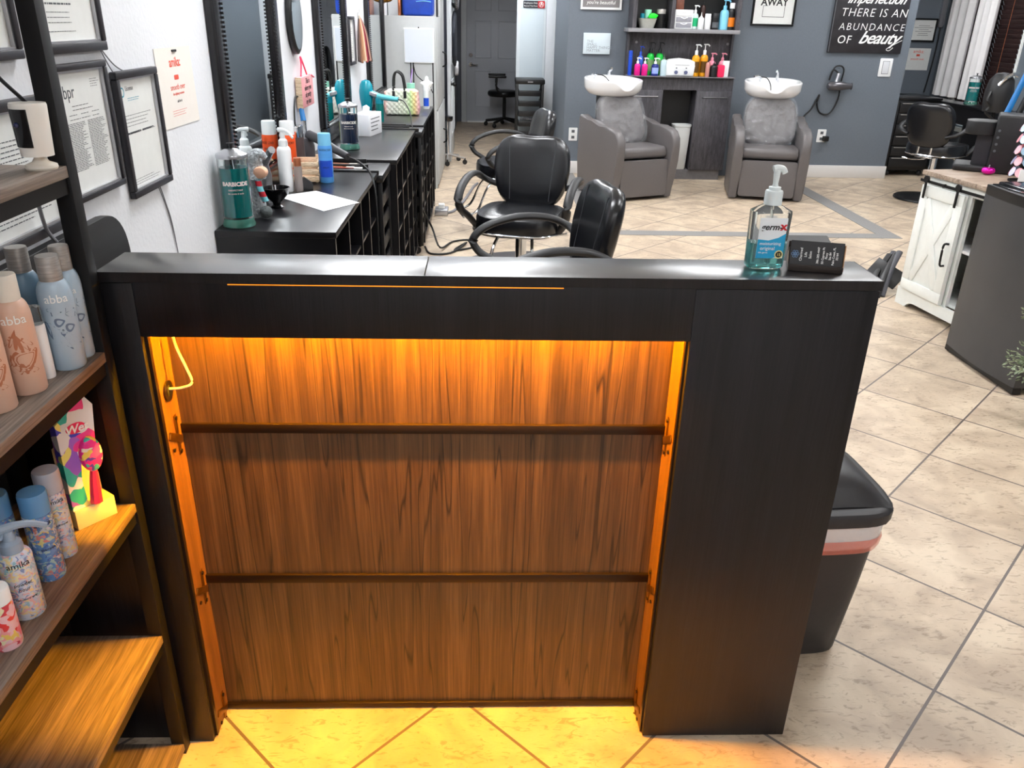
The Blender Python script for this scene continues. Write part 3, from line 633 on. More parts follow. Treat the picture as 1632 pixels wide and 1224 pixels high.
q = B(); q.tube([(0.012, -0.018, 0.105), (0.009, -0.018, 0.08), (0.005, -0.018, 0.04)], lambda s: 0.006+0.005*s); bmesh.ops.transform(q.bm, matrix=MB_, verts=q.bm.verts); q.obj('brush_handle', M_hot, t)
q = B(); q.pillow([(0.017*math.cos(a), 0.010*math.sin(a)) for a in [2*PI*k/18 for k in range(18)]], 0.001, lambda u, v, w: (u-0.002, w-0.0165, v+0.19)); bmesh.ops.transform(q.bm, matrix=MB_, verts=q.bm.verts); lg = q.obj('logo_badge', M_hot, t)
q = B(); q.text('Wet', 0.021, MB_ @ AT((-0.002, -0.0185, 0.183), FACE_Y), shear=0.2, off=0.0004); q.obj('lettering', M_whiteink, lg)

# security camera
t = thing('security_camera', 'small white cylindrical security camera on a round foot', 'camera', (-0.670, 1.270, ZT))
q = B(); q.lathe([(0, 0), (0.0215, 0), (0.023, 0.003), (0.022, 0.007), (0.012, 0.011), (0.008, 0.017), (0.008, 0.024), (0, 0.024)], (-0.670, 1.270, ZT), 32); q.obj('foot', M_cream, t)
q = B(); q.lathe([(0, 0.020), (0.0225, 0.020), (0.0225, 0.022), (0.0255, 0.092), (0.0245, 0.0955), (0, 0.096)], (-0.672, 1.270, ZT), 36); bd = q.obj('body', mat('cream white plastic', (240, 236, 228), 0.35), t)
q = B(); A = []
for zz, rr in ((0.034, 0.0245), (0.088, 0.0262)):
    A.append([q.bm.verts.new((-0.672+rr*math.cos(a), 1.270+rr*math.sin(a), ZT+zz)) for a in [math.radians(-165+95*k/14) for k in range(15)]])
for k in range(14): q.bm.faces.new((A[0][k], A[0][k+1], A[1][k+1], A[1][k]))
ln = q.obj('black_window', mat('glossy black glass', (8, 9, 14), 0.08), bd)
q = B(); q.ball((-0.672+0.0258*math.cos(-1.95), 1.270+0.0258*math.sin(-1.95), ZT+0.066), 0.004); q.obj('lens', mat('lens blue', (40, 50, 90), 0.05), bd)
q = B(); q.tube([(-0.68, 1.285, ZT+0.093), (-0.73, 1.30, ZT+0.14), (-0.775, 1.335, ZT+0.20), (-0.80, 1.335, ZT+0.30), (-0.80, 1.33, 1.62)], 0.003); tag(q.obj('hanging_cable', M_wire, loc=(-0.72, 1.3, ZT+0.1)), 'black cord hanging down behind the white security camera', 'cord')
q = B(); q.tube([(-0.868, 1.60, 1.22), (-0.872, 1.61, 1.15), (-0.878, 1.63, 1.09), (-0.868, 1.64, 1.057)], 0.004); tag(q.obj('grey_cord', M_greywire, loc=(-0.87, 1.6, 1.1)), 'grey cord in front of the lowest left framed document', 'cord')

# ------------------------------------------------------------------ framed documents on the left wall
def textlines(q, x, y0, y1, z1, z0, n, indent=0.0, th=0.0012, seed=0, cols=1):
    rnd = random.Random(seed)
    for c in range(cols):
        a = y0+(y1-y0)*c/cols+0.003; b = y0+(y1-y0)*(c+1)/cols-0.003
        for i in range(n):
            z = z1+(z0-z1)*i/max(1, n-1); e = b-(b-a)*rnd.random()*0.35
            # words: short dashes
            p = a
            while p < e:
                l = 0.004+rnd.random()*0.012; l = min(l, e-p)
                q.box((x, p, z), (x+0.0003, p+l, z+th)); p += l+0.003
def wall_frame(label, y0, y1, z0, z1, bw=0.017, content=None, mat_w=0.0, fm=None, x=-0.90, tilt=0):
    t = thing('picture_frame', label, 'picture frame', (x, (y0+y1)/2, z0))
    fm = fm or M_frame
    q = B()
    d = 0.018
    for a, b in (((y0, z0), (y1, z0+bw)), ((y0, z1-bw), (y1, z1)), ((y0, z0+bw), (y0+bw, z1-bw)), ((y1-bw, z0+bw), (y1, z1-bw))):
        q.box((x+0.001, a[0], a[1]), (x+d, b[0], b[1]), 0.003)
    q.obj('frame', fm, t)
    q = B(); s = bw; e = bw+0.004
    for a, b in (((y0+s, z0+s), (y1-s, z0+e)), ((y0+s, z1-e), (y1-s, z1-s)), ((y0+s, z0+e), (y0+e, z1-e)), ((y1-e, z0+e), (y1-s, z1-e))):
        q.box((x+0.002, a[0], a[1]), (x+0.013, b[0], b[1]))
    q.obj('inner_trim', M_silver, t)
    q = B(); q.box((x+0.002, y0+e, z0+e), (x+0.005, y1-e, z1-e)); pg = q.obj('document', M_paper, t)
    if content: content(pg, x+0.0052, y0+e, y1-e, z0+e, z1-e)
    return t
def doc_a(pg, x, y0, y1, z0, z1):
    q = B(); textlines(q, x, y0+0.012, y1-0.008, z1-0.105, z0+0.045, 30, seed=3, cols=2); textlines(q, x, y0+0.05, y1-0.06, z1-0.07, z1-0.078, 2, seed=5); textlines(q, x, y0+0.03, y1-0.02, z1-0.088, z1-0.097, 2, seed=6, cols=3); textlines(q, x, y1-0.06, y1-0.01, z1-0.02, z1-0.035, 4, seed=9, th=0.001); q.obj('printed_lines', M_ink, pg)
    q = B(); q.text('dbpr', 0.038, AT((x, y0+0.075, z1-0.052), FACE_X), align='RIGHT', thick=0.0002); q.obj('lettering', M_ink, pg)
def doc_b(pg, x, y0, y1, z0, z1):
    q = B(); textlines(q, x, y0+0.015, y1-0.015, z1-0.085, z1-0.11, 4, seed=13); textlines(q, x, y0+0.015, y1-0.015, z1-0.125, z0+0.13, 9, seed=14, th=0.0008, cols=2); textlines(q, x, y0+0.01, y1-0.01, z0+0.018, z0+0.006, 3, seed=15, th=0.001); q.obj('printed_lines', M_ink, pg)
    q = B(); textlines(q, x, y0+0.05, y1-0.08, z1-0.045, z1-0.05, 2, seed=17)
    n = 24
    ring = [[q.bm.verts.new((x+0.0003, y0+0.026+r*math.cos(2*PI*k/n), z1-0.028+r*math.sin(2*PI*k/n))) for k in range(n)] for r in (0.012, 0.0085)]
    for k in range(n): q.bm.faces.new((ring[0][k], ring[0][(k+1) % n], ring[1][(k+1) % n], ring[1][k]))
    q.obj('letterhead', M_teal, pg)
    q = B(); q.text('License', 0.016, AT((x, y0+0.048, z1-0.026), FACE_X), align='LEFT', thick=0.0002); q.obj('lettering', M_ink, pg)
def doc_t(pg, x, y0, y1, z0, z1):
    q = B(); textlines(q, x, y0+0.05, y1-0.05, z0+0.082, z0+0.07, 2, th=0.0035, seed=21); textlines(q, x, y0+0.06, y1-0.06, z0+0.055, z0+0.035, 3, seed=22); textlines(q, x, y0+0.02, y1-0.02, z0+0.018, z0+0.018, 1, seed=23); q.obj('printed_lines', M_ink, pg)
    q = B(); q.lathe([(0, 0), (0.036, 0), (0.036, 0.0004), (0, 0.0004)], n=24, M=AT((x, (y0+y1)/2, z0+0.118), FACE_X)); q.obj('seal', mat('pale copper seal', (214, 176, 156), 0.7, var=0.15, scale=120), pg)
def doc_l(pg, x, y0, y1, z0, z1):
    q = B(); textlines(q, x, y0+0.02, y1-0.02, z1-0.05, z0+0.02, 18, seed=31, th=0.0018); q.obj('printed_lines', M_ink, pg)
wall_frame('framed two column certificate hanging just right of the black bookcase post', 1.800, 2.050, 1.100, 1.385, 0.014, doc_a)
wall_frame('framed licence with a round teal emblem, rightmost of the framed papers', 2.090, 2.358, 1.052, 1.355, 0.018, doc_b)
wall_frame('framed certificate with a copper seal at the top picture edge', 1.752, 2.075, 1.405, 1.68, 0.020, doc_t)
wall_frame('framed paper cut by the left picture edge above the security camera', 1.42, 1.700, 1.402, 1.68, 0.018, doc_l)
wall_frame('large framed document low behind the security camera', 1.40, 1.755, 1.068, 1.335, 0.020, doc_l)
# coral lettered notice
t = thing('poster', 'unframed notice with coral lettering pinned to the white wall', 'poster', (-0.899, 2.54, 1.19))
q = B(); q.prism([(2.400, 1.183), (2.692, 1.180), (2.682, 1.396), (2.392, 1.396)], 0, 0.001, AT((-0.899, 0, 0), FACE_X)); q.obj('sheet', mat('cream paper', (236, 230, 222), 0.8, var=0.01), t)
q = B(); X_ = -0.8978
q.text('amika:', 0.036, AT((X_, 2.54, 1.345), FACE_X), thick=0.0002, off=0.0006)
q.text('smooth over', 0.023, AT((X_, 2.54, 1.282), FACE_X), thick=0.0002); q.text('frizz-fighting treatment', 0.010, AT((X_, 2.54, 1.268), FACE_X), thick=0.0002)
q.prism(rrect(2.520, 1.309, 2.556, 1.322, 0.004), 0, 0.0003, AT((X_, 0, 0), FACE_X))
textlines(q, X_, 2.47, 2.61, 1.225, 1.212, 3, th=0.001, seed=41)
q.obj('lettering', M_coral, t)
q = B(); q.text('ask for it', 0.011, AT((X_, 2.54, 1.247), FACE_X), thick=0.0002); q.prism(rrect(2.525, 1.384, 2.56, 1.39, 0.002), 0, 0.003, AT((X_, 0, 0), FACE_X)); q.obj('black_print', M_blackink, t)
q = B(); q.tube([(-0.897, 2.05, 1.42), (-0.895, 2.12, 1.37), (-0.895, 2.20, 1.345)], 0.0016); q.tube([(-0.897, 2.06, 1.41), (-0.895, 2.10, 1.36), (-0.895, 2.13, 1.34)], 0.0014); tag(q.obj('loose_cable', M_greywire, loc=(-0.897, 2.1, 1.4)), 'thin cords on the wall above the rightmost framed licence', 'cord')
q = B(); q.tube([(-0.896, 2.28, 1.06), (-0.897, 2.31, 1.00), (-0.897, 2.34, 0.9), (-0.897, 2.36, 0.6)], 0.0016); q.tube([(-0.896, 2.27, 1.06), (-0.897, 2.325, 0.95), (-0.897, 2.35, 0.8), (-0.897, 2.35, 0.6)], 0.0012); tag(q.obj('loose_cable', M_greywire, loc=(-0.897, 2.3, 0.9)), 'thin cords hanging below the rightmost framed licence', 'cord')

# ------------------------------------------------------------------ on the desk top
t = thing('sanitizer_bottle', 'clear pump bottle of aqua hand sanitizer on the desk top', 'bottle', (0.5105, 1.405, 1.090))
cx, cy, cz = 0.5105, 1.412, 1.0905
def rr_ring(q, hw, hd, z, r=0.35, n=32):
    out = []
    for k in range(n):
        a = 2*PI*k/n; ca, sa = math.cos(a), math.sin(a); p = (abs(ca)**3.2+abs(sa)**3.2)**(-1/3.2)
        out.append(q.bm.verts.new((cx+hw*ca*p, cy+hd*sa*p, cz+z)))
    return out
def loft(q, rows, cap=True):
    R = [rr_ring(q, *r) for r in rows]
    for A, C_ in zip(R, R[1:]):
        for k in range(len(A)): q.bm.faces.new((A[k], A[(k+1) % len(A)], C_[(k+1) % len(A)], C_[k]))
    if cap: q.bm.faces.new(R[0][::-1]); q.bm.faces.new(R[-1])
q = B(); loft(q, [(0.030, 0.016, 0.0), (0.034, 0.019, 0.004), (0.0345, 0.0195, 0.03), (0.0365, 0.020, 0.098), (0.036, 0.0195, 0.103), (0.014, 0.012, 0.114), (0.0135, 0.012, 0.120)]); q.obj('body', M_clear, t)
q = B(); loft(q, [(0.029, 0.015, 0.0015), (0.033, 0.018, 0.005), (0.0337, 0.0185, 0.03), (0.0342, 0.0188, 0.047)]); q.obj('gel', M_gel, t)
q = B(); q.box((cx-0.024, cy-0.0215, cz+0.022), (cx+0.025, cy-0.0205, cz+0.094), 0.0004); lb = q.obj('label', mat('white label', (232, 238, 242), 0.4), t)
q = B(); yb = cy-0.0218
q.prism([(cx-0.024, 0.022+cz), (cx+0.006, 0.022+cz), (cx+0.025, 0.030+cz), (cx+0.025, 0.067+cz), (cx+0.012, 0.059+cz), (cx-0.005, 0.054+cz), (cx-0.024, 0.056+cz)], 0, 0.0003, AT((0, yb, 0), FACE_Y)); q.obj('blue_panel', mat('aqua blue print', (20, 160, 210), 0.4), lb)
q = B(); q.text('germ-', 0.0155, AT((cx-0.0025, yb-0.0004, cz+0.073), FACE_Y), thick=0.0002, shear=0.25, off=0.0003); q.obj('lettering', M_blackink, lb)
q = B(); q.text('x', 0.020, AT((cx+0.019, yb-0.0004, cz+0.073), FACE_Y), thick=0.0002, off=0.0008); q.obj('red_lettering', M_red, lb)
q = B(); q.text('moisturizing', 0.0078, AT((cx-0.001, yb-0.0005, cz+0.046), FACE_Y), thick=0.0002); q.text('original', 0.009, AT((cx-0.005, yb-0.0005, cz+0.037), FACE_Y), thick=0.0002); q.text('kills germs', 0.004, AT((cx-0.012, yb-0.0005, cz+0.031), FACE_Y), thick=0.0002); q.obj('white_lettering', M_whiteink, lb)
q = B(); q.cyl((cx+0.017, yb, cz+0.029), (cx+0.017, yb-0.0006, cz+0.029), 0.0075, 24); sl = q.obj('round_seal', mat('pale yellow seal', (230, 220, 150), 0.5), lb)
q = B(); q.cyl((cx+0.017, yb-0.0006, cz+0.029), (cx+0.017, yb-0.0008, cz+0.029), 0.0056, 24); q.obj('seal_centre', M_blackink, sl)
q = B(); q.text('15', 0.007, AT((cx+0.017, yb-0.001, cz+0.0265), FACE_Y), thick=0.0002); q.obj('seal_lettering', mat('seal yellow', (240, 220, 120), 0.5), sl)
q = B(); q.lathe([(0, 0.114), (0.0155, 0.114), (0.0155, 0.135), (0.0145, 0.138), (0.0105, 0.139), (0.0105, 0.144), (0.0055, 0.145), (0.0045, 0.150), (0.006, 0.170), (0.006, 0.173), (0, 0.174)], (cx, cy, cz), 30)
q.tube([(cx-0.007, cy, cz+0.1745), (cx, cy, cz+0.1765), (cx+0.009, cy-0.001, cz+0.175), (cx+0.0135, cy-0.002, cz+0.168)], lambda s: 0.0065-0.0015*s, flat=1.0)
pm = q.obj('pump', mat('translucent white plastic', (226, 236, 238), 0.35), t)
q = B(); q.cyl((cx, cy, cz+0.01), (cx, cy, cz+0.114), 0.0028, 10); q.obj('dip_tube', M_clear, pm)

t = thing('card_holder', 'dark business card holder beside the sanitizer bottle', 'card holder', (0.60, 1.39, 1.090))
MC = RZ(math.radians(-14), (0.598, 1.393, 1.0903))
q = B(); q.box((-0.047, -0.012, 0), (0.047, 0.024, 0.004), 0.0008, M=MC); q.box((-0.047, -0.014, 0), (0.047, -0.011, 0.012), 0.0008, M=MC)
q.prism([(-0.012, 0.0), (0.024, 0.0), (0.024, 0.012), (0.016, 0.036), (0.012, 0.036)], 0.0, 0.002, MC @ Matrix.Translation((-0.047, 0, 0)) @ FACE_X)
q.box((-0.047, 0.010, 0.002), (0.047, 0.012, 0.048), M=MC @ Matrix.Translation((0, 0.006, 0)) @ Matrix.Rotation(math.radians(-14), 4, 'X'))
q.obj('holder', mat('dark bronze holder', (52, 44, 40), 0.3, 0.5), t)
q = B(); q.box((0.0462, -0.012, 0.002), (0.0478, 0.012, 0.047), M=MC @ Matrix.Rotation(math.radians(-14), 4, 'X')); q.obj('side_wall', C('tan wood edge', (190, 140, 100), 0.5), t)
MK = MC @ Matrix.Translation((0, -0.0085, 0.003)) @ Matrix.Rotation(math.radians(-14), 4, 'X')
cdt = thing('business_card', 'black business card with white lettering standing in the holder', 'business card', (0.60, 1.39, 1.094))
q = B(); q.box((-0.0455, 0, 0), (0.0455, 0.006, 0.050), M=MK); q.obj('card_stack', mat('matt black card', (22, 22, 25), 0.5), cdt)
q = B()
RT = FACE_Y @ Matrix.Rotation(PI/2, 4, 'Z')
for s, sz, u in (('Charmed', 0.0062, -0.025), ('Life', 0.0062, -0.017), ('Salon', 0.0062, -0.009), ('386-283-4447', 0.0052, 0.004), ('50 Cypress Pt', 0.0052, 0.0125), ('Pkwy', 0.0052, 0.0185), ('Ste B4', 0.0052, 0.0245), ('Palm Coast, FL', 0.0052, 0.0305), ('32164', 0.0052, 0.0365)):
    q.text(s, sz, MK @ AT((u, -0.0005, 0.026), RT), thick=0.0002, off=0.0001)
q.obj('lettering', M_whiteink, cdt)
q = B()
for k in range(6):
    a = 2*PI*k/6; q.tube([(-0.037+0.001*math.cos(a), -0.0005, 0.026+0.001*math.sin(a)), (-0.037+0.006*math.cos(a+0.4), -0.0005, 0.026+0.006*math.sin(a+0.4)), (-0.037+0.0065*math.cos(a-0.25), -0.0005, 0.026+0.0065*math.sin(a-0.25)), (-0.037+0.001*math.cos(a), -0.0005, 0.026+0.001*math.sin(a))], 0.00035, n=5, sub=3)
bmesh.ops.transform(q.bm, matrix=MK, verts=q.bm.verts); q.obj('emblem', C('pale blue ink', (130, 170, 220)), cdt)

# swing lid bin behind the right side of the desk
def trash_can(cx, cy, rot):
    t = thing('trash_can', 'charcoal swing top trash can with a white liner beside the desk', 'trash can', (cx, cy, 0))
    M = RZ(rot, (cx, cy, 0))
    def ring(q, hw, hd, z, n=40, p=4):
        out = []
        for k in range(n):
            a = 2*PI*k/n; ca, sa = math.cos(a), math.sin(a); s_ = (abs(ca)**p+abs(sa)**p)**(-1/p)
            out.append(q.bm.verts.new(M @ Vector((hw*ca*s_, hd*sa*s_, z))))
        return out
    def lo(rows, name, m, par, cap=(1, 1), top=None):
        q = B(); R = [ring(q, *r) for r in rows]
        for A, C_ in zip(R, R[1:]):
            for k in range(len(A)): q.bm.faces.new((A[k], A[(k+1) % len(A)], C_[(k+1) % len(A)], C_[k]))
        if cap[0]: q.bm.faces.new(R[0][::-1])
        if cap[1]: q.bm.faces.new(R[-1])
        return q.obj(name, m, par)
    lo([(0.095, 0.125, 0.0), (0.100, 0.130, 0.006), (0.115, 0.155, 0.22), (0.127, 0.176, 0.44)], 'body', M_trash, t)
    lo([(0.124, 0.170, 0.36), (0.1285, 0.177, 0.365), (0.131, 0.180, 0.40), (0.132, 0.181, 0.445)], 'liner', mat('white bag film', (224, 220, 220), 0.25, alpha=0.9, bump=0.8, bdist=0.01, scale=14), t)
    lo([(0.1285, 0.176, 0.352), (0.132, 0.180, 0.36), (0.134, 0.183, 0.385), (0.1325, 0.1815, 0.392)], 'drawstring_band', mat('coral drawstring film', (236, 130, 112), 0.35, alpha=0.55, bump=0.8, bdist=0.01, scale=14), t, (0, 0))
    lid = lo([(0.133, 0.184, 0.435), (0.142, 0.192, 0.437), (0.143, 0.193, 0.462), (0.137, 0.188, 0.470), (0.127, 0.176, 0.474)], 'lid', M_trash, t)
    # domed swing flap
    q = B(); n, m_ = 16, 14; G_ = []
    for i in range(n+1):
        u = -1+2*i/n; row = []
        for j in range(m_+1):
            v = -1+2*j/m_; hh = 0.075*(1-abs(v)**2.2)*(1-abs(u)**6*0.9)
            row.append(q.bm.verts.new(M @ Vector((0.118*v, 0.166*u, 0.470+hh))))
        G_.append(row)
    for i in range(n):
        for j in range(m_): q.bm.faces.new((G_[i][j], G_[i+1][j], G_[i+1][j+1], G_[i][j+1]))
    q.obj('swing_flap', M_trash, t, ang=60)
trash_can(0.835, 1.72, math.radians(4))
q = B(); q.box((0.655, 1.66, 0.90), (0.85, 1.95, 0.925), 0.004, M=AT((0.76, 1.8, 0.96), Matrix.Rotation(math.radians(20), 4, 'X')) @ Matrix.Translation((-0.76, -1.8, -0.9125)))
t = thing('desk_monitor', 'black slanted monitor edge peeking over the desk behind the card holder', 'monitor', (0.75, 1.8, 0.7))
q.obj('screen', M_softblack, t)
q = B(); q.box((0.73, 1.82, 0.702), (0.78, 1.87, 0.95), 0.004); q.box((0.66, 1.76, 0.70), (0.86, 1.93, 0.712), 0.003); q.obj('stand', M_softblack, t)
t = thing('work_counter', 'black lower work counter behind the reception desk front', 'counter', (0.1, 1.8, 0))
q = B(); q.box((-0.62, 1.459, 0.68), (0.68, 1.99, 0.70), 0.001); q.box((0.695, 1.70, 0.68), (0.88, 1.99, 0.70)) if False else None
q.obj('worktop', M_station, t)
for x in (-0.62, 0.655):
    q = B(); q.box((x, 1.459, 0), (x+0.02, 1.98, 0.68)); q.obj('leg_panel', M_station, t)

# ------------------------------------------------------------------ styling stations along the left wall
ZC = 0.825
def station(label, y0, y1, xf, div):
    t = thing('styling_station', label, 'station', (-0.70, (y0+y1)/2, 0), 'black styling stations along the white wall')
    q = B(); q.box((-0.898, y0, ZC-0.022), (xf, y1, ZC), 0.0012); q.obj('countertop', M_station, t)
    q = B(); q.box((-0.895, y0+0.002, 0.02), (xf-0.004, y0+0.020, ZC-0.0225)); q.obj('end_panel', M_station, t)
    q = B(); q.box((-0.895, y1-0.020, 0.02), (xf-0.004, y1-0.002, ZC-0.0225)); q.obj('end_panel', M_station, t)
    q = B(); q.box((-0.897, y0+0.02, 0.02), (-0.885, y1-0.02, ZC-0.0225)); q.obj('back_board', M_station, t)
    q = B(); q.box((-0.885, y0+0.02, 0.05), (xf-0.004, y1-0.02, 0.066)); q.obj('bottom_board', M_station, t)
    for d in div:
        q = B(); q.box((-0.885, d, 0.067), (xf-0.004, d+0.016, ZC-0.0225)); q.obj('divider', M_station, t)
    ds = [y0+0.02]+list(div)+[y1-0.02]
    for i in range(len(ds)-1):
        a, b = ds[i]+(0.016 if i else 0), ds[i+1]
        if b-a > 0.30 and i % 2 == 0: 
            for z in (0.30, 0.55):
                q = B(); q.box((-0.885, a, z), (xf-0.03, b, z+0.014)); q.obj('shelf', M_station, t)
        elif b-a > 0.12:
            for z in (0.25, 0.43, 0.61):
                q = B(); q.box((-0.885, a, z), (xf-0.012, b, z+0.012)); q.obj('shelf', M_station, t)
    return t
station('black styling station nearest the reception desk, with a cylindrical teal disinfectant jar on top', 2.69, 3.83, -0.495, (2.98, 3.30, 3.55))
station('middle black styling station holding the dark blue disinfectant jar and a tissue box', 4.20, 5.40, -0.440, (4.50, 4.80, 5.10))
station('farthest black styling station with the quilted handbag on its top', 5.66, 6.90, -0.408, (5.95, 6.30, 6.60))
def tool_cart(label, y0, y1, xf):
    t = thing('tool_cart', label, 'cart', (-0.68, (y0+y1)/2, 0), 'black tool trolleys between the stations')
    q = B(); q.box((-0.893, y0, ZC-0.05), (xf, y1, ZC-0.012), 0.008); 
    q.obj('top_tray', M_blackplastic, t)
    for a, b in (((-0.88, y0+0.005), (xf-0.02, y0+0.02)), ((-0.88, y1-0.02), (xf-0.12, y1-0.005)), ((-0.88, (y0+y1)/2-0.006), (xf-0.09, (y0+y1)/2+0.006))):
        q = B(); q.box((*a, ZC-0.012), (*b, ZC+0.008), 0.003); q.obj('tray_rim', M_blackplastic, t)
    q = B(); q.box((-0.89, y0+0.01, 0.08), (-0.87, y1-0.01, ZC-0.05)); q.obj('back_frame', M_blackplastic, t)
    for yy in (y0+0.01, y1-0.03):
        for xx in (-0.87, xf-0.03):
            q = B(); q.box((xx, yy, 0.06), (xx+0.022, yy+0.02, ZC-0.05), 0.003); q.obj('upright', M_blackplastic, t)
    for i in range(6):
        z = 0.12+i*0.105
        q = B(); q.box((-0.86, y0+0.035, z), (xf-0.015, y1-0.035, z+0.006)); q.box((xf-0.022, y0+0.035, z), (xf-0.014, y1-0.035, z+0.06), 0.002); q.box((-0.86, y0+0.033, z), (xf-0.015, y0+0.037, z+0.055)); q.obj('drawer', M_blackplastic, t)
    for yy in (y0+0.03, y1-0.03):
        for xx in (-0.84, xf-0.05):
            q = B(); q.lathe([(0, -0.012), (0.024, -0.012), (0.026, 0), (0.024, 0.012), (0, 0.012)], n=16, M=AT((xx, yy, 0.027), Matrix.Rotation(PI/2, 4, 'X'))); q.cyl((xx, yy, 0.03), (xx, yy, 0.065), 0.006); q.obj('caster', M_blackplastic, t)
    return t
tool_cart('black plastic tool trolley with brushes in its tray, between the nearest two stations', 3.84, 4.19, -0.47)
tool_cart('black plastic tool trolley between the two farther stations', 5.41, 5.65, -0.40)

# --- things on the stations
def dis_jar(label, x, y, z, r, h, liq, fill=0.72, comb=False):
    t = thing('disinfectant_jar', label, 'jar', (x, y, z))
    q = B(); q.lathe([(0, 0), (r*1.06, 0), (r*1.08, 0.010), (r*1.0, 0.022), (r*0.96, 0.03), (r, 0.036), (r, h*0.83), (r*0.93, h*0.83), (r*0.93, 0.036), (0, 0.036)], (x, y, z), 36); q.obj('glass', M_glass, t)
    q = B(); q.lathe([(0, 0.037), (r*0.925, 0.037), (r*0.925, h*fill), (0, h*fill)], (x, y, z), 32); q.obj('liquid', liq, t)
    q = B(); q.lathe([(r*0.6, 0.002), (r*1.0, 0.003), (r*0.98, 0.03), (r*0.6, 0.03)], (x, y, z), 32); q.obj('glass_base', mat('tinted base glass', (120, 200, 180), 0.1, trans=0.5), t)
    q = B(); q.lathe([(0, h*0.83), (r*1.04, h*0.83), (r*1.05, h*0.86), (r*1.02, h*0.875), (r*0.5, h*0.925), (r*0.2, h*0.94), (0, h*0.94)], (x, y, z), 36); ld = q.obj('lid', mat('satin steel lid', (186, 188, 192), 0.25, 0.8), t)
    q = B(); q.lathe([(0, h*0.94), (0.006, h*0.94), (0.006, h*0.985), (0.013, h*0.99), (0.013, h), (0, h)], (x, y, z), 16); q.obj('knob', M_blackplastic, ld)
    f = math.atan2(-y, -x)
    q = B(); q.text('BARBICIDE', r*0.36, wrap=(r*1.005, f, (x, y, z+h*0.52)), off=0.0006); q.text('DISINFECTANT', r*0.14, wrap=(r*1.005, f, (x, y, z+h*0.46))); q.text('for combs & tools', r*0.14, wrap=(r*1.005, f, (x, y, z+h*0.42))); q.obj('lettering', M_whiteink, t)
    q = B(); q.cyl((x+r*0.3, y-r*0.3, z+0.04), (x, y, z+h*0.84), 0.0016, 8); q.obj('lift_rod', M_chrome, t)
    if comb:
        q = B(); q.box((x-0.045, y-0.02, z+0.05), (x-0.015, y-0.014, z+h*0.55), 0.002); q.obj('comb', mat('lime comb', (170, 190, 30), 0.4), t)
    return t
dis_jar('teal disinfectant jar with a chrome lid at the near corner of the first station', -0.834, 2.765, ZC, 0.050, 0.275, M_liquid)
dis_jar('dark blue disinfectant jar on the middle station', -0.727, 4.54, ZC, 0.050, 0.262, M_navyliq, 0.70, True)
# gnome
t = thing('gnome_doll', 'small grey gnome doll with a big nose beside the teal jar', 'doll', (-0.795, 2.915, ZC))
gx, gy = -0.800, 2.915
M_fur = mat('grey knit', (170, 176, 180), 0.9, var=0.35, scale=120, bump=1, bdist=0.01)
q = B(); q.lathe([(0, 0), (0.032, 0), (0.036, 0.02), (0.03, 0.09), (0.026, 0.13), (0.02, 0.15), (0, 0.155)], (gx-0.012, gy, ZC), 20); q.obj('body', M_fur, t)
q = B(); q.tube([(gx-0.012, gy, ZC+0.135), (gx-0.01, gy, ZC+0.18), (gx+0.0, gy-0.01, ZC+0.21), (gx+0.022, gy-0.01, ZC+0.22), (gx+0.042, gy-0.01, ZC+0.205)], lambda s: 0.036*(1-s)+0.008, n=14); q.obj('hat', M_fur, t)
q = B(); q.pillow([(0.024*math.cos(a), 0.021*math.sin(a)) for a in [2*PI*k/18 for k in range(18)]], 0.02, lambda u, v, w: (gx+0.020+u, gy-0.018+w, ZC+0.158+v)); q.obj('nose', C('peach felt', (232, 180, 150), 0.8), t)
M_sock = mat('teal and red stripes', (110, 180, 190), 0.9)
nt = M_sock.node_tree; wv = nt.nodes.new('ShaderNodeTexWave'); wv.inputs['Scale'].default_value = 9; wv.bands_direction = 'Z'; cr = nt.nodes.new('ShaderNodeValToRGB'); cr.color_ramp.interpolation = 'CONSTANT'
cr.color_ramp.elements[0].color = lin((110, 180, 190)); cr.color_ramp.elements[1].color = lin((170, 24, 40)); cr.color_ramp.elements[1].position = 0.5
tcn = nt.nodes.new('ShaderNodeTexCoord'); nt.links.new(tcn.outputs['Object'], wv.inputs['Vector']); nt.links.new(wv.outputs['Fac'], cr.inputs[0]); nt.links.new(cr.outputs[0], nt.nodes['Principled BSDF'].inputs['Base Color'])
q = B(); q.tube([(gx+0.008, gy-0.024, ZC+0.135), (gx+0.018, gy-0.036, ZC+0.10), (gx+0.034, gy-0.040, ZC+0.06)], 0.011, n=12); q.obj('arm', M_sock, t)
q = B(); q.ball((gx+0.032, gy-0.045, ZC+0.025), 0.022); q.obj('foot', mat('charcoal knit', (86, 92, 92), 0.9, var=0.2, scale=100, bump=0.8, bdist=0.005), t)
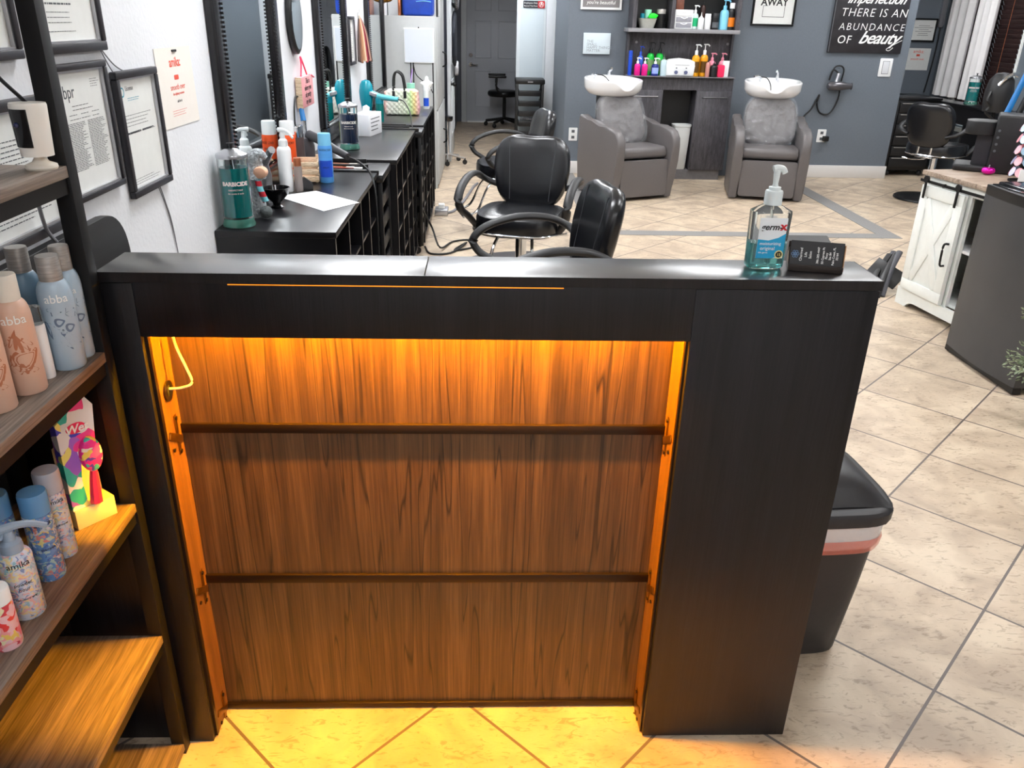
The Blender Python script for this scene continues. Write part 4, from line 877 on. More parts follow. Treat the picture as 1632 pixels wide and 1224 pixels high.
# black bowl
q = B(); q.lathe([(0, 0), (0.022, 0), (0.024, 0.004), (0.014, 0.010), (0.016, 0.02), (0.046, 0.052), (0.052, 0.075), (0.049, 0.075), (0.043, 0.054), (0, 0.028)], (-0.775, 3.06, ZC), 32)
tag(q.obj('tint_bowl', mat('glossy black plastic', (14, 14, 16), 0.12), loc=(-0.775, 3.06, ZC)), 'glossy black tint bowl beside the gnome doll', 'bowl')
G = 'bottles on the nearest station'
bottle('fine_mist_sprayer', 'tall white fine mist spray bottle on the first station', -0.806, 3.37, ZC, 0.25, 0.028, 'spray', M_white, M_white, G, face=-0.6-PI/2)
bottle('small_pump_bottle', 'small clear bottle with a copper pump right of the white sprayer', -0.757, 3.37, ZC, 0.135, 0.017, 'can', mat('smoky clear plastic', (150, 140, 135), 0.15, alpha=0.7), M_copper, G)
q = B(); q.prism([(-0.02, 0), (0.02, 0), (0.02, 0.03), (-0.012, 0.055), (-0.02, 0.05)], -0.012, 0.012, AT((-0.728, 3.40, ZC), RZ(0.3) @ FACE_Y)); tag(q.obj('clipper_stand', M_blackplastic, loc=(-0.728, 3.40, ZC)), 'small black wedge next to the copper pump bottle', 'clipper')
def can_deco(lines, tm=M_whiteink): return words(lines, tm)
bottle('hair_spray_can', 'orange and white hair spray can standing in the wooden crate', -0.845, 3.62, ZC+0.016, 0.232, 0.033, 'can', M_orange, M_white, G, deco=words([('BIG SEXY', 0.015, 0.60), ('HAIR', 0.012, 0.50)]))
bottle('hair_spray_can', 'blue and white disinfectant spray can at the counter front', -0.682, 3.585, ZC, 0.205, 0.030, 'can', mat('blue can print', (84, 156, 226), 0.3, var=0.25, scale=18, stretch=(0.1, 0.1, 2)), M_ltblue, G, deco=words([('BARBICIDE', 0.0115, 0.655), ('SPRAY', 0.010, 0.3)]), ml=M_blue)
bottle('travel_mug', 'brown and chrome tumbler behind the orange can', -0.845, 3.79, ZC, 0.21, 0.033, 'tall', mat('brown tumbler', (84, 70, 70), 0.4), M_chrome, G, cat='mug')
# crate
t = thing('wooden_crate', 'small slatted wooden crate on the first station', 'crate', (-0.80, 3.60, ZC))
M_pine = wood('pale pine slat', ((190, 160, 126), (222, 196, 164), (236, 216, 190)), 12, 'x', 0.6)
MCr = RZ(math.radians(8), (-0.80, 3.62, ZC))
for z in (0.006, 0.036, 0.066):
    for yy in (-0.075, 0.065):
        q = B(); q.box((-0.085, yy, z), (0.08, yy+0.006, z+0.022), 0.001, M=MCr); q.obj('slat', M_pine, t)
    for xx in (-0.085, 0.075):
        q = B(); q.box((xx, -0.069, z), (xx+0.006, 0.065, z+0.022), 0.001, M=MCr); q.obj('slat', M_pine, t)
for xx in (-0.078, 0.065):
    for yy in (-0.068, 0.055):
        q = B(); q.box((xx, yy, 0), (xx+0.01, yy+0.01, 0.10), M=MCr); q.obj('corner_post', M_pine, t)
q = B(); q.box((-0.08, -0.07, 0.004), (0.075, 0.065, 0.010), M=MCr); q.obj('bottom', M_pine, t)
# steel jug
q = B(); q.lathe([(0, 0), (0.042, 0), (0.044, 0.1), (0.034, 0.15), (0.03, 0.17), (0, 0.172)], (-0.855, 3.16, ZC), 28); q.tube([(-0.825, 3.14, ZC+0.15), (-0.80, 3.12, ZC+0.19), (-0.785, 3.1, ZC+0.205)], 0.014)
tag(q.obj('steel_blower', M_brushed, loc=(-0.855, 3.16, ZC)), 'brushed steel hair tool standing behind the gnome doll', 'hair dryer')
# paper sheet
q = B(); q.prism([(-0.824, 3.262), (-0.592, 3.004), (-0.484, 3.165), (-0.690, 3.378)], ZC+0.0005, ZC+0.0015); tag(q.obj('paper_sheet', mat('blank white paper', (240, 242, 246), 0.7), smooth=False, loc=(-0.65, 3.2, ZC)), 'blank white sheet of paper lying on the first station', 'paper')
# grey dryer handle lying across to cord
t = thing('hair_dryer', 'dark grey hair dryer lying behind the blue spray can', 'hair dryer', (-0.74, 3.93, ZC))
q = B(); q.tube([(-0.83, 4.0, 0.965), (-0.78, 3.95, 0.955), (-0.70, 3.88, 0.925), (-0.62, 3.80, 0.90)], lambda s: 0.024-0.008*s, n=14, flat=1.0); q.obj('handle', mat('dark grey dryer', (58, 58, 62), 0.4), t)
q = B(); q.lathe([(0, -0.05), (0.03, -0.05), (0.038, -0.03), (0.04, 0.03), (0.03, 0.08), (0, 0.08)], n=20, M=AT((-0.85, 4.02, 0.885), Matrix.Rotation(0.3, 4, 'X'))); q.obj('barrel', mat('grey dryer barrel', (90, 88, 92), 0.35), t)
q = B(); q.tube([(-0.62, 3.80, 0.90), (-0.56, 3.74, 0.885), (-0.50, 3.66, 0.845), (-0.475, 3.60, 0.74), (-0.468, 3.55, 0.45), (-0.462, 3.50, 0.10), (-0.44, 3.52, 0.012)], 0.0045); q.obj('cord', M_wire, t)
# curling iron
t = thing('curling_iron', 'blue handled curling iron standing behind the orange can', 'curling iron', (-0.872, 4.1, ZC))
q = B(); q.cyl((-0.858, 4.05, 0.83), (-0.868, 4.08, 1.02), 0.012, 14); q.obj('barrel', M_chrome, t)
q = B(); q.cyl((-0.868, 4.08, 1.02), (-0.884, 4.11, 1.105), 0.0135, 14, 0.011); q.obj('handle', C('blue iron handle', (30, 120, 190)), t)
q = B(); q.tube([(-0.884, 4.11, 1.105), (-0.888, 4.09, 1.13), (-0.89, 4.03, 1.12), (-0.89, 3.99, 1.03), (-0.885, 3.99, 0.87)], 0.004); q.obj('cord', M_wire, t)
# hair brushes in the trolley tray
for i in range(7):
    x0 = -0.78+0.02*(i % 3); y0 = 3.885+0.032*i; a = random.uniform(-0.12, 0.12)
    t = thing('hair_brush', 'thin handled tint brush lying in the tray of the near trolley', 'brush', (x0, y0, ZC-0.005), 'tint brushes in the near trolley tray')
    M = AT((x0, y0, ZC-0.004), Matrix.Rotation(a, 4, 'Z'))
    q = B(); q.tube([(-0.05, 0, 0.002), (0.06, 0, 0.003), (0.14, 0, 0.002)], lambda s: 0.005-0.0025*s); bmesh.ops.transform(q.bm, matrix=M, verts=q.bm.verts); q.obj('handle', [M_copper, M_blackplastic, C('red brush', (150, 50, 40))][i % 3], t)
    q = B(); q.box((0.12, -0.012, -0.002), (0.16, 0.012, 0.006), 0.002, M=M); q.obj('bristles', [M_cream, M_blackplastic, M_white][i % 3], t)
# tissue box and tissue
t = thing('tissue_box', 'white tissue box with grey lettering on the middle station', 'tissue box', (-0.71, 5.15, ZC))
MT = RZ(math.radians(-12), (-0.715, 5.15, ZC))
q = B(); q.box((-0.055, -0.10, 0), (0.055, 0.12, 0.125), 0.002, M=MT); q.obj('carton', mat('white carton', (232, 232, 236), 0.6), t)
q = B(); q.text('PURELY', 0.03, MT @ AT((0.0556, 0.01, 0.07), FACE_X)); q.text('SALON', 0.022, MT @ AT((0.0556, 0.01, 0.035), FACE_X)); q.obj('lettering', M_ink, t) if False else None
q = B(); textlines(q, 0.0557, -0.08, 0.10, 0.095, 0.03, 4, th=0.006, seed=51); bmesh.ops.transform(q.bm, matrix=MT, verts=q.bm.verts); q.obj('printed_lines', M_ink, t)
q = B(); q.pillow([(-0.02, 0), (0.02, 0), (0.026, 0.035), (0.006, 0.05), (-0.015, 0.04)], 0.01, lambda u, v, w: (-0.715+u, 5.13+w, ZC+0.124+v)); q.obj('tissue', M_paper, t)
bottle('spray_bottle', 'slim light blue bottle between the dark blue jar and the tissue box', -0.765, 4.90, ZC, 0.16, 0.022, 'can', M_ltblue, M_white, 'bottles on the middle station')
# teal hair dryer on its bottle-like holder
t = thing('hair_dryer', 'glossy teal hair dryer with a silver band on the farthest station', 'hair dryer', (-0.77, 5.80, ZC))
DX, DY = -0.800, 5.82
q = B(); q.lathe([(0, 0), (0.028, 0), (0.036, 0.04), (0.046, 0.10), (0.048, 0.15), (0.042, 0.19), (0.028, 0.215), (0, 0.225)], (DX, DY, ZC+0.045), 24); q.obj('body', M_tealp, t)
q = B(); q.lathe([(0.047, 0.155), (0.0495, 0.158), (0.0495, 0.175), (0.045, 0.178)], n=24, M=AT((DX, DY, ZC+0.02), Matrix.Rotation(0.32, 4, 'Y'))); q.obj('band', M_silver, t)
q = B(); q.tube([(DX+0.03, DY-0.01, ZC+0.185), (DX+0.09, DY-0.03, ZC+0.165), (DX+0.17, DY-0.05, ZC+0.155), (DX+0.22, DY-0.06, ZC+0.150)], lambda s: 0.020-0.004*s, n=14); q.obj('handle', mat('pale teal grip', (100, 196, 208), 0.3), t)
q = B(); q.lathe([(0, 0), (0.04, 0), (0.036, 0.03), (0.028, 0.046), (0, 0.046)], (DX, DY, ZC), 20); q.obj('stand', M_blackplastic, t)
q = B(); q.tube([(DX+0.22, DY-0.06, ZC+0.150), (DX+0.26, DY-0.08, ZC+0.14), (DX+0.31, DY-0.2, ZC+0.08), (DX+0.335, DY-0.36, ZC+0.01), (DX+0.352, DY-0.40, ZC-0.03)], 0.004); q.obj('cord', M_wire, t)
bottle('teal_bottle', 'dark teal squat bottle beside the teal hair dryer', -0.712, 5.80, ZC, 0.155, 0.028, 'tall', mat('deep teal plastic', (0, 120, 116), 0.2), M_tealp, 'bottles on the farthest station')
# handbag
t = thing('handbag', 'pastel quilted handbag with black handles on the farthest station', 'handbag', (-0.60, 6.25, ZC))
M_bag = mat('quilted pale leather', (214, 218, 206), 0.45)
nt = M_bag.node_tree; tcn = nt.nodes.new('ShaderNodeTexCoord'); mp = nt.nodes.new('ShaderNodeMapping'); mp.inputs['Rotation'].default_value = (0, PI/4, 0); mp.inputs['Scale'].default_value = (40, 40, 40)
ck = nt.nodes.new('ShaderNodeTexVoronoi'); ck.inputs['Scale'].default_value = 1; ck.inputs['Randomness'].default_value = 0; nt.links.new(tcn.outputs['Object'], mp.inputs[0]); nt.links.new(mp.outputs[0], ck.inputs['Vector'])
bp = nt.nodes.new('ShaderNodeBump'); bp.inputs['Strength'].default_value = 1; bp.inputs['Distance'].default_value = 0.01; bp.invert = True; nt.links.new(ck.outputs['Distance'], bp.inputs['Height']); nt.links.new(bp.outputs[0], nt.nodes['Principled BSDF'].inputs['Normal'])
sx_ = nt.nodes.new('ShaderNodeSeparateXYZ'); nt.links.new(tcn.outputs['Object'], sx_.inputs[0]); cr = nt.nodes.new('ShaderNodeValToRGB'); mr = nt.nodes.new('ShaderNodeMapRange'); mr.inputs[1].default_value = -0.13; mr.inputs[2].default_value = 0.13; nt.links.new(sx_.outputs[0], mr.inputs[0]); nt.links.new(mr.outputs[0], cr.inputs[0])
e = cr.color_ramp.elements; e[0].position = 0.0; e[0].color = lin((240, 170, 160)); e[1].position = 1.0; e[1].color = lin((236, 170, 190))
for p_, c_ in ((0.12, (226, 226, 214)), (0.62, (218, 226, 200)), (0.74, (190, 222, 160)), (0.86, (240, 220, 150))): x_ = e.new(p_); x_.color = lin(c_)
nt.links.new(cr.outputs[0], nt.nodes['Principled BSDF'].inputs['Base Color'])
q = B(); q.prism([(-0.115, 0.0), (0.120, 0.0), (0.130, 0.04), (0.118, 0.165), (0.09, 0.178), (-0.09, 0.178), (-0.125, 0.16), (-0.13, 0.04)], -0.055, 0.055, AT((-0.60, 6.25, ZC+0.002), FACE_Y), bev=0.02); q.obj('body', M_bag, t)
for yy in (6.205, 6.295):
    q = B(); q.tube([(-0.655, yy, ZC+0.155), (-0.658, yy, ZC+0.20), (-0.652, yy, ZC+0.27), (-0.63, yy, ZC+0.298), (-0.595, yy, ZC+0.275), (-0.582, yy, ZC+0.22), (-0.575, yy, ZC+0.15)], 0.007, n=10); q.obj('handle', M_wire, t)
q = B(); q.box((-0.665, 6.19, ZC+0.12), (-0.645, 6.197, ZC+0.17), 0.004); q.box((-0.585, 6.19, ZC+0.12), (-0.563, 6.197, ZC+0.17), 0.004); q.obj('strap_tab', M_wire, t)
bottle('lotion_bottle', 'white bottle with a blue label and crumpled tissue beside the handbag', -0.455, 6.70, ZC, 0.18, 0.024, 'tall', M_white, M_white, 'bottles on the farthest station', ml=M_blue)
q = B(); q.pillow([(0.04*math.cos(a)*(1+0.3*math.sin(5*a)), 0.055*math.sin(a)*(1+0.25*math.cos(4*a))) for a in [2*PI*k/24 for k in range(24)]], 0.03, lambda u, v, w: (-0.455+u, 6.80+w, ZC+0.17+v)); q.cyl((-0.455, 6.80, ZC), (-0.455, 6.80, ZC+0.13), 0.02)
tag(q.obj('tissue_stand', M_paper, loc=(-0.455, 6.8, ZC)), 'crumpled white tissue heap behind the lotion bottle', 'tissue')
q = B(); q.box((-0.53, 6.50, ZC), (-0.43, 6.62, ZC+0.04), 0.004) if False else q.cyl((-0.56, 6.55, ZC), (-0.56, 6.55, ZC+0.20), 0.035, 20, 0.03); tag(q.obj('cup', M_mint, loc=(-0.56, 6.55, ZC)), 'mint cup behind the quilted handbag', 'cup')
q = B(); q.cyl((-0.56, 6.552, ZC+0.2), (-0.545, 6.56, ZC+0.30), 0.004, 8); tag(q.obj('drinking_straw', C('lilac straw', (190, 150, 226)), loc=(-0.56, 6.55, ZC+0.2)), 'lilac drinking straw in the mint cup', 'straw')

# --- mirrors on the wall
def wall_mirror(label, y0, y1, z0, z1, bw=0.085):
    t = thing('wall_mirror', label, 'mirror', (-0.90, (y0+y1)/2, z0), 'black framed mirrors above the stations')
    x = -0.899
    q = B()
    for a, b in (((y0, z0), (y1, z0+bw)), ((y0, z1-bw), (y1, z1)), ((y0, z0+bw), (y0+bw, z1-bw)), ((y1-bw, z0+bw), (y1, z1-bw))):
        q.box((x, a[0], a[1]), (x+0.032, b[0], b[1]), 0.008)
    q.obj('frame', mat('black lacquer frame', (18, 16, 20), 0.25, var=0.1), t)
    q = B(); st = 0.014; pts = []
    yy = y0+bw
    while yy < y1-bw: pts += [(yy, z0+bw), (yy, z1-bw)]; yy += st
    zz = z0+bw
    while zz < z1-bw: pts += [(y0+bw, zz), (y1-bw, zz)]; zz += st
    for (a, b) in pts: q.box((x+0.029, a-0.004, b-0.004), (x+0.0365, a+0.004, b+0.004))
    o = q.obj('beading', M_blackplastic, t)
    q = B(); q.box((x+0.002, y0+bw-0.004, z0+bw-0.004), (x+0.016, y1-bw+0.004, z1-bw+0.004)); q.obj('mirror_glass', M_mirror, t)
wall_mirror('nearest large black beaded mirror above the first station', 2.87, 3.75, ZC+0.004, 1.95)
wall_mirror('middle large black beaded mirror above the middle station', 4.64, 5.62, ZC+0.004, 1.97)
wall_mirror('farthest black framed mirror above the last station', 6.62, 7.70, ZC+0.004, 1.97)
# hand mirror hung on the wall
t = thing('hand_mirror', 'oval dark hand mirror hanging between the first two mirrors', 'mirror', (-0.895, 4.13, 1.3))
q = B(); q.pillow([(4.135+0.125*math.cos(a), 1.47+0.155*math.sin(a)) for a in [2*PI*k/40 for k in range(40)]], 0.012, lambda u, v, w: (-0.884+w, u, v), prof=((1, 0), (0.99, 0.7), (0.95, 1.0))); q.obj('frame', M_blackplastic, t)
q = B(); q.pillow([(4.135+0.105*math.cos(a), 1.47+0.135*math.sin(a)) for a in [2*PI*k/40 for k in range(40)]], 0.001, lambda u, v, w: (-0.871+w, u, v), prof=((1, 0), (0.99, 1.0))); q.obj('glass', mat('dim mirror glass', (120, 126, 134), 0.05, 1.0), t)
# pink hanging sign
t = thing('hanging_sign', 'small pink wooden sign with a magenta ribbon between the mirrors', 'sign', (-0.895, 4.22, 1.06))
q = B(); q.box((-0.895, 4.09, 1.075), (-0.865, 4.36, 1.215), 0.002); q.obj('plaque', C('salmon pink board', (232, 160, 164), 0.6), t)
q = B(); q.box((-0.894, 4.0885, 1.076), (-0.866, 4.0895, 1.214)); q.obj('raw_edge', M_pine, t)
q = B()
for i, s in enumerate(('This is', 'where you', 'sit pretty', 'my dear')): q.text(s, 0.036, AT((-0.8645, 4.225, 1.182-0.031*i), FACE_X), shear=0.25)
q.obj('lettering', M_blackink, t)
q = B(); q.tube([(-0.88, 4.16, 1.215), (-0.885, 4.21, 1.27), (-0.89, 4.225, 1.30), (-0.885, 4.25, 1.27), (-0.88, 4.30, 1.215)], 0.004); q.tube([(-0.87, 4.30, 1.215), (-0.865, 4.34, 1.21), (-0.86, 4.37, 1.20)], 0.003); q.obj('ribbon', M_hot, t)
# swatch ring and book between second and third mirrors
t = thing('colour_swatch_ring', 'bunch of hair colour swatch strands hung on the wall past the second mirror', 'swatches', (-0.88, 6.2, 1.2))
for k in range(9):
    q = B(); a = 5.98+0.045*k; q.tube([(-0.87, 6.14, 1.49), (-0.868+0.004*k, 6.14+(a-6.14)*0.5, 1.38), (-0.86+0.005*k, a, 1.20-0.008*(k % 3))], lambda s: 0.006+0.008*s, n=8, flat=0.6); q.obj('strand', C('hair strand %d' % k, [(60, 40, 34), (110, 70, 50), (160, 110, 80), (200, 150, 110), (226, 200, 170), (170, 60, 70), (120, 30, 50), (210, 170, 150), (90, 70, 66)][k], 0.5), t)
q = B(); q.tube([(-0.87, 6.14+0.035*math.cos(a), 1.50+0.035*math.sin(a)) for a in [2*PI*k/12 for k in range(12)]], 0.008, closed=True); q.obj('ring', M_white, t)
wall_frame('slim black framed picture on the wall right of the second mirror', 5.80, 6.02, 1.18, 1.48, 0.02, doc_l)
q = B(); q.lathe([(0, 0), (0.02, 0), (0.02, 0.03), (0, 0.03)], n=16, M=AT((-0.90, 7.75, 1.60), Matrix.Rotation(PI/2, 4, 'Y'))); q.tube([(-0.87, 7.75, 1.60), (-0.82, 7.75, 1.61), (-0.79, 7.75, 1.64)], 0.012); tag(q.obj('wall_sconce', M_brass, loc=(-0.9, 7.75, 1.6)), 'small brass wall fitting above the last mirror', 'wall lamp')
q = B(); q.prism(rrect(7.72, 1.18, 7.748, 1.50, 0.013), 0, 0.02, AT((-0.899, 0, 0), FACE_X)); tag(q.obj('wall_shears_case', M_gunmetal, loc=(-0.89, 7.735, 1.2)), 'tall narrow grey holder on the wall beside the last mirror', 'holder')

# ------------------------------------------------------------------ grey cabinets beyond the stations
t = thing('storage_cabinet', 'tall light grey storage cabinet with black bow handles past the stations', 'cabinet', (-0.65, 8.4, 0))
q = B(); q.box((-0.89, 7.76, 0), (-0.435, 7.79, 1.49), 0.002); q.obj('side_panel', M_greycab, t)
q = B(); q.box((-0.89, 7.79, 0), (-0.45, 9.13, 0.02)); q.box((-0.89, 7.79, 1.47), (-0.45, 8.2, 1.49)); q.box((-0.89, 8.2, 0), (-0.45, 8.22, 2.2)); q.box((-0.89, 9.11, 0), (-0.45, 9.13, 2.2)); q.box((-0.89, 8.2, 2.18), (-0.45, 9.13, 2.2)); q.obj('carcass', M_greycab, t)
q = B(); q.box((-0.4345, 7.765, 0.02), (-0.418, 8.14, 1.487), 0.001) if False else q.box((-0.45, 7.79, 0.005), (-0.445, 8.2, 1.47)); q.obj('front_frame', M_greycab, t)
for z0, z1 in ((0.03, 0.695), (0.71, 2.15)):
    for y0, y1 in ((7.80, 8.40), (8.42, 9.12)):
        if z1 > 2 and y1 < 8.5: zz1 = 1.485
        else: zz1 = z1
        q = B(); q.box((-0.444, y0, z0), (-0.422, y1, zz1), 0.002); d_ = q.obj('door', M_greycab, t)
        hy = y1-0.06 if y1 < 8.5 else y0+0.30
        hz = (z0+zz1)/2 if z1 < 1 else 1.10
        if y1 > 8.5:
            q = B(); q.tube([(-0.422, hy, hz-0.07), (-0.39, hy, hz-0.05), (-0.385, hy, hz), (-0.39, hy, hz+0.05), (-0.422, hy, hz+0.07)], 0.007); q.obj('handle', M_blackmetal, d_)
t = thing('cooler_bag', 'royal blue zipped case on top of the grey cabinet', 'case', (-0.58, 7.98, 1.49))
q = B(); q.box((-0.725, 7.80, 1.491), (-0.46, 8.15, 1.68), 0.03, 4); q.obj('body', mat('royal blue fabric', (18, 64, 170), 0.5, var=0.1), t)
q = B(); q.tube([(-0.60, 7.797, 1.605), (-0.53, 7.796, 1.61), (-0.47, 7.80, 1.605)], 0.003); q.obj('zip', M_ltblue, t)
q = B(); q.box((-0.76, 7.80, 1.491), (-0.735, 8.1, 1.66), 0.004); tag(q.obj('binder', M_copper, loc=(-0.75, 7.95, 1.49)), 'brown binder beside the royal blue case', 'binder')
t = thing('whiteboard', 'blank whiteboard fixed to the end of the grey cabinet', 'whiteboard', (-0.58, 7.74, 1.11))
q = B(); q.box((-0.712, 7.742, 1.108), (-0.446, 7.756, 1.394), 0.003); q.obj('frame', M_white, t)
q = B(); q.box((-0.704, 7.739, 1.116), (-0.454, 7.742, 1.386)); q.obj('board', mat('glossy white board', (222, 228, 238), 0.2), t)
q = B(); q.cyl((-0.58, 7.735, 1.398), (-0.58, 7.756, 1.398), 0.006, 10); q.obj('hook', M_blackmetal, t)
t = thing('easel', 'thin black metal legs below the whiteboard', 'stand', (-0.58, 7.7, 0.8))
for x in (-0.655, -0.632, -0.458):
    q = B(); q.box((x-0.005, 7.715, 0.0), (x+0.005, 7.725, 1.112)); q.obj('leg', M_blackmetal, t)
q = B(); q.tube([(-0.63, 7.70, 1.10), (-0.61, 7.70, 1.02), (-0.56, 7.70, 0.97), (-0.50, 7.70, 0.93), (-0.46, 7.70, 0.86)], 0.004); q.obj('cord', M_wire, t)

# panelled white door leaf with coats over it
q = B(); q.box((-0.40, 9.30, 0.005), (-0.365, 10.40, 2.02), 0.003); d2 = struct(q.obj('door_2', M_doorwhite))
for z0, z1 in ((0.25, 0.85), (1.0, 1.85)):
    for y0, y1 in ((9.42, 9.78), (9.90, 10.28)):
        q = B(); w_ = 0.03
        for a, b in (((y0, z0), (y1, z0+w_)), ((y0, z1-w_), (y1, z1)), ((y0, z0), (y0+w_, z1)), ((y1-w_, z0), (y1, z1))): q.box((-0.366, a[0], a[1]), (-0.354, b[0], b[1]), 0.003)
        q.obj('door_panel', M_doorwhite, d2)
q = B(); q.cyl((-0.365, 9.36, 0.82), (-0.33, 9.36, 0.82), 0.012); q.ball((-0.325, 9.36, 0.82), 0.022); q.obj('door_knob', M_blackmetal, d2)
t = thing('coat_hooks', 'black hook rail with hanging dark clothes on the paneled white door', 'hooks', (-0.35, 9.8, 1.6))
q = B(); q.box((-0.364, 9.45, 1.60), (-0.352, 10.25, 1.63)); q.obj('rail', M_blackmetal, t)
for k in range(4):
    q = B(); yy = 9.55+0.19*k; q.tube([(-0.352, yy, 1.61), (-0.335, yy, 1.58), (-0.32, yy, 1.59), (-0.318, yy, 1.60)], 0.004); q.obj('hook', M_blackmetal, t)
def garment(label, y0, y1, z0, z1, m, x=-0.335):
    q = B(); n = 26
    o = [(y0+(y1-y0)*(0.5+0.5*math.cos(a)*(1+0.06*math.sin(7*a))), z0+(z1-z0)*(0.5+0.5*math.sin(a)*(1+0.04*math.cos(5*a)))) for a in [2*PI*k/n for k in range(n)]]
    q.pillow(o, 0.022, lambda u, v, w: (x+w, u, v)); tag(q.obj('hanging_garment', m, loc=(x, (y0+y1)/2, z0)), label, 'clothes', 'clothes on the paneled door')
garment('dark jacket hanging on the paneled white door', 9.45, 10.15, 0.98, 1.55, mat('dark denim', (34, 38, 48), 0.8, var=0.3, scale=12))
garment('small white patterned cloth at the top of the paneled white door', 9.5, 10.2, 1.56, 1.95, mat('white cloth', (200, 200, 204), 0.8, var=0.3, scale=40, c2=(30, 30, 34)), x=-0.31)
garment('white cloth tip hanging below the dark jacket', 10.02, 10.3, 0.86, 1.02, mat('plain white cloth', (216, 216, 220), 0.8), x=-0.325)
t = thing('rolling_stool', 'rolling stool base with chrome leg and caster by the cabinet foot', 'stool', (-0.42, 9.18, 0))
for a in (0.0, 1.26, 2.51, 3.77, 5.03):
    q = B(); q.tube([(-0.40, 9.22, 0.10), (-0.40+0.20*math.cos(a-0.3), 9.22+0.20*math.sin(a-0.3), 0.065)], 0.012, smooth=False); lg = q.obj('leg', M_gunmetal, t)
    q = B(); q.lathe([(0, -0.01), (0.026, -0.01), (0.026, 0.01), (0, 0.01)], n=14, M=AT((-0.40+0.20*math.cos(a-0.3), 9.22+0.20*math.sin(a-0.3), 0.027), Matrix.Rotation(PI/2, 4, 'X'))); q.cyl((-0.40+0.20*math.cos(a-0.3), 9.22+0.20*math.sin(a-0.3), 0.03), (-0.40+0.20*math.cos(a-0.3), 9.22+0.20*math.sin(a-0.3), 0.07), 0.008); q.obj('caster', M_blackplastic, lg)
q = B(); q.cyl((-0.40, 9.22, 0.08), (-0.40, 9.22, 0.45), 0.018); q.obj('column', M_chrome, t)
q = B(); q.lathe([(0, 0.45), (0.05, 0.45), (0.06, 0.47), (0.06, 0.50), (0, 0.51)], (-0.40, 9.22, 0), 20); q.obj('seat', M_vinyl, t)

# ------------------------------------------------------------------ salon chairs (front = -y, authored at the origin)
def cushion_outline(w, d, r, n=8): return rrect(-w/2, -d/2, w/2, d/2, r, n)
def salon_chair(label):
    t = thing('salon_chair', label, 'chair', (0, 0, 0), 'black vinyl salon chairs')
    # seat
    q = B(); o = []
    for k in range(40):
        a = 2*PI*k/40; ca, sa = math.cos(a), math.sin(a); p = (abs(ca)**3.2+abs(sa)**3.2)**(-1/3.2)
        o.append((0.235*ca*p, 0.225*sa*p-(0.02 if sa < 0 else 0)))
    q.pillow(o, 0.055, lambda u, v, w: (u, v, 0.462+w+(0.012*(1-(v/0.24)**2) if w > 0 else 0)), prof=((1, 0), (1.0, 0.45), (0.975, 0.8), (0.90, 0.97), (0.6, 1.0), (0.3, 1.02)))
    st = q.obj('seat', M_vinyl, t)
    q = B(); q.tube([(u*1.004, v*1.004, 0.425) for u, v in o[::2]], 0.005, closed=True, n=6, sub=3); q.obj('piping', M_chrome, st)
    # backrest: broad, rounded shoulders with a shallow dip in the top edge
    q = B(); o = []
    for k in range(56):
        a = 2*PI*k/56; ca, sa = math.cos(a), math.sin(a); p = (abs(ca)**3.5+abs(sa)**3.5)**(-1/3.5)
        u, v = 0.222*ca*p, 0.205*sa*p
        if v > 0: v -= 0.012*math.exp(-(u/0.09)**2)
        u *= 1-0.14*max(0, -v/0.195)
        o.append((u, v))
    ti = math.radians(12)
    def fb(u, v, w):
        y = 0.235+0.9*0+(w)-0.10*(1-math.cos(u*3.0))*3+0.0
        return (u, 0.245+v*math.sin(ti)+w*math.cos(ti)-0.55*u*u, 0.692+v*math.cos(ti)-w*math.sin(ti))
    q.pillow(o, 0.040, fb)
    bk = q.obj('backrest', M_vinyl, t)
    for s in (-1, 1):
        q = B(); q.tube([fb(s*0.125+s*0.012*math.sin(v*6), v, -0.0395) for v in (-0.165, -0.10, -0.03, 0.04, 0.11, 0.165)], 0.0018, n=6); q.obj('seam', mat('stitch grey', (70, 72, 76), 0.5), bk)
    # arms: one closed loop each
    for s in (-1, 1):
        q = B(); X_ = s*0.285
        q.tube([(s*0.175, 0.235, 0.60), (s*0.24, 0.225, 0.62), (X_, 0.19, 0.65), (s*0.297, 0.10, 0.685), (s*0.300, -0.04, 0.690), (s*0.300, -0.17, 0.655), (s*0.298, -0.235, 0.60), (s*0.290, -0.215, 0.545), (s*0.272, -0.15, 0.50), (s*0.250, -0.11, 0.455), (s*0.235, -0.10, 0.43)], 0.0165, n=12, flat=1.5)
        q.obj('armrest', M_softblack, t)
    q = B()
    for s in (-1, 1): q.box((s*0.06-0.012, 0.205, 0.43), (s*0.06+0.012, 0.225, 0.60), 0.003)
    q.box((-0.08, -0.10, 0.400), (0.08, 0.22, 0.415), 0.003); q.obj('bracket', M_chrome, t)
    q = B(); q.cyl((0, 0, 0.05), (0, 0, 0.41), 0.032, 24); q.cyl((0, 0, 0.05), (0, 0, 0.22), 0.045, 24); q.obj('column', M_chrome, t)
    q = B(); q.lathe([(0, 0), (0.26, 0), (0.285, 0.008), (0.28, 0.02), (0.10, 0.045), (0.05, 0.055), (0, 0.055)], n=48); q.obj('base', M_softblack if False else mat('black steel disc', (28, 28, 30), 0.4, 0.4), t)
    # footrest
    q = B()
    for s in (-1, 1): q.tube([(s*0.09, -0.12, 0.41), (s*0.11, -0.20, 0.34), (s*0.13, -0.28, 0.18), (s*0.13, -0.38, 0.14)], 0.009, n=8)
    q.tube([(-0.13, -0.38, 0.14), (0.13, -0.38, 0.14)], 0.012, n=8, smooth=False); q.obj('footrest', M_chrome, t)
    q = B(); q.tube([(0.06, 0.06, 0.37), (0.16, 0.10, 0.36), (0.24, 0.13, 0.37)], 0.007, n=8); q.obj('pump_lever', M_chrome, t)
    return t
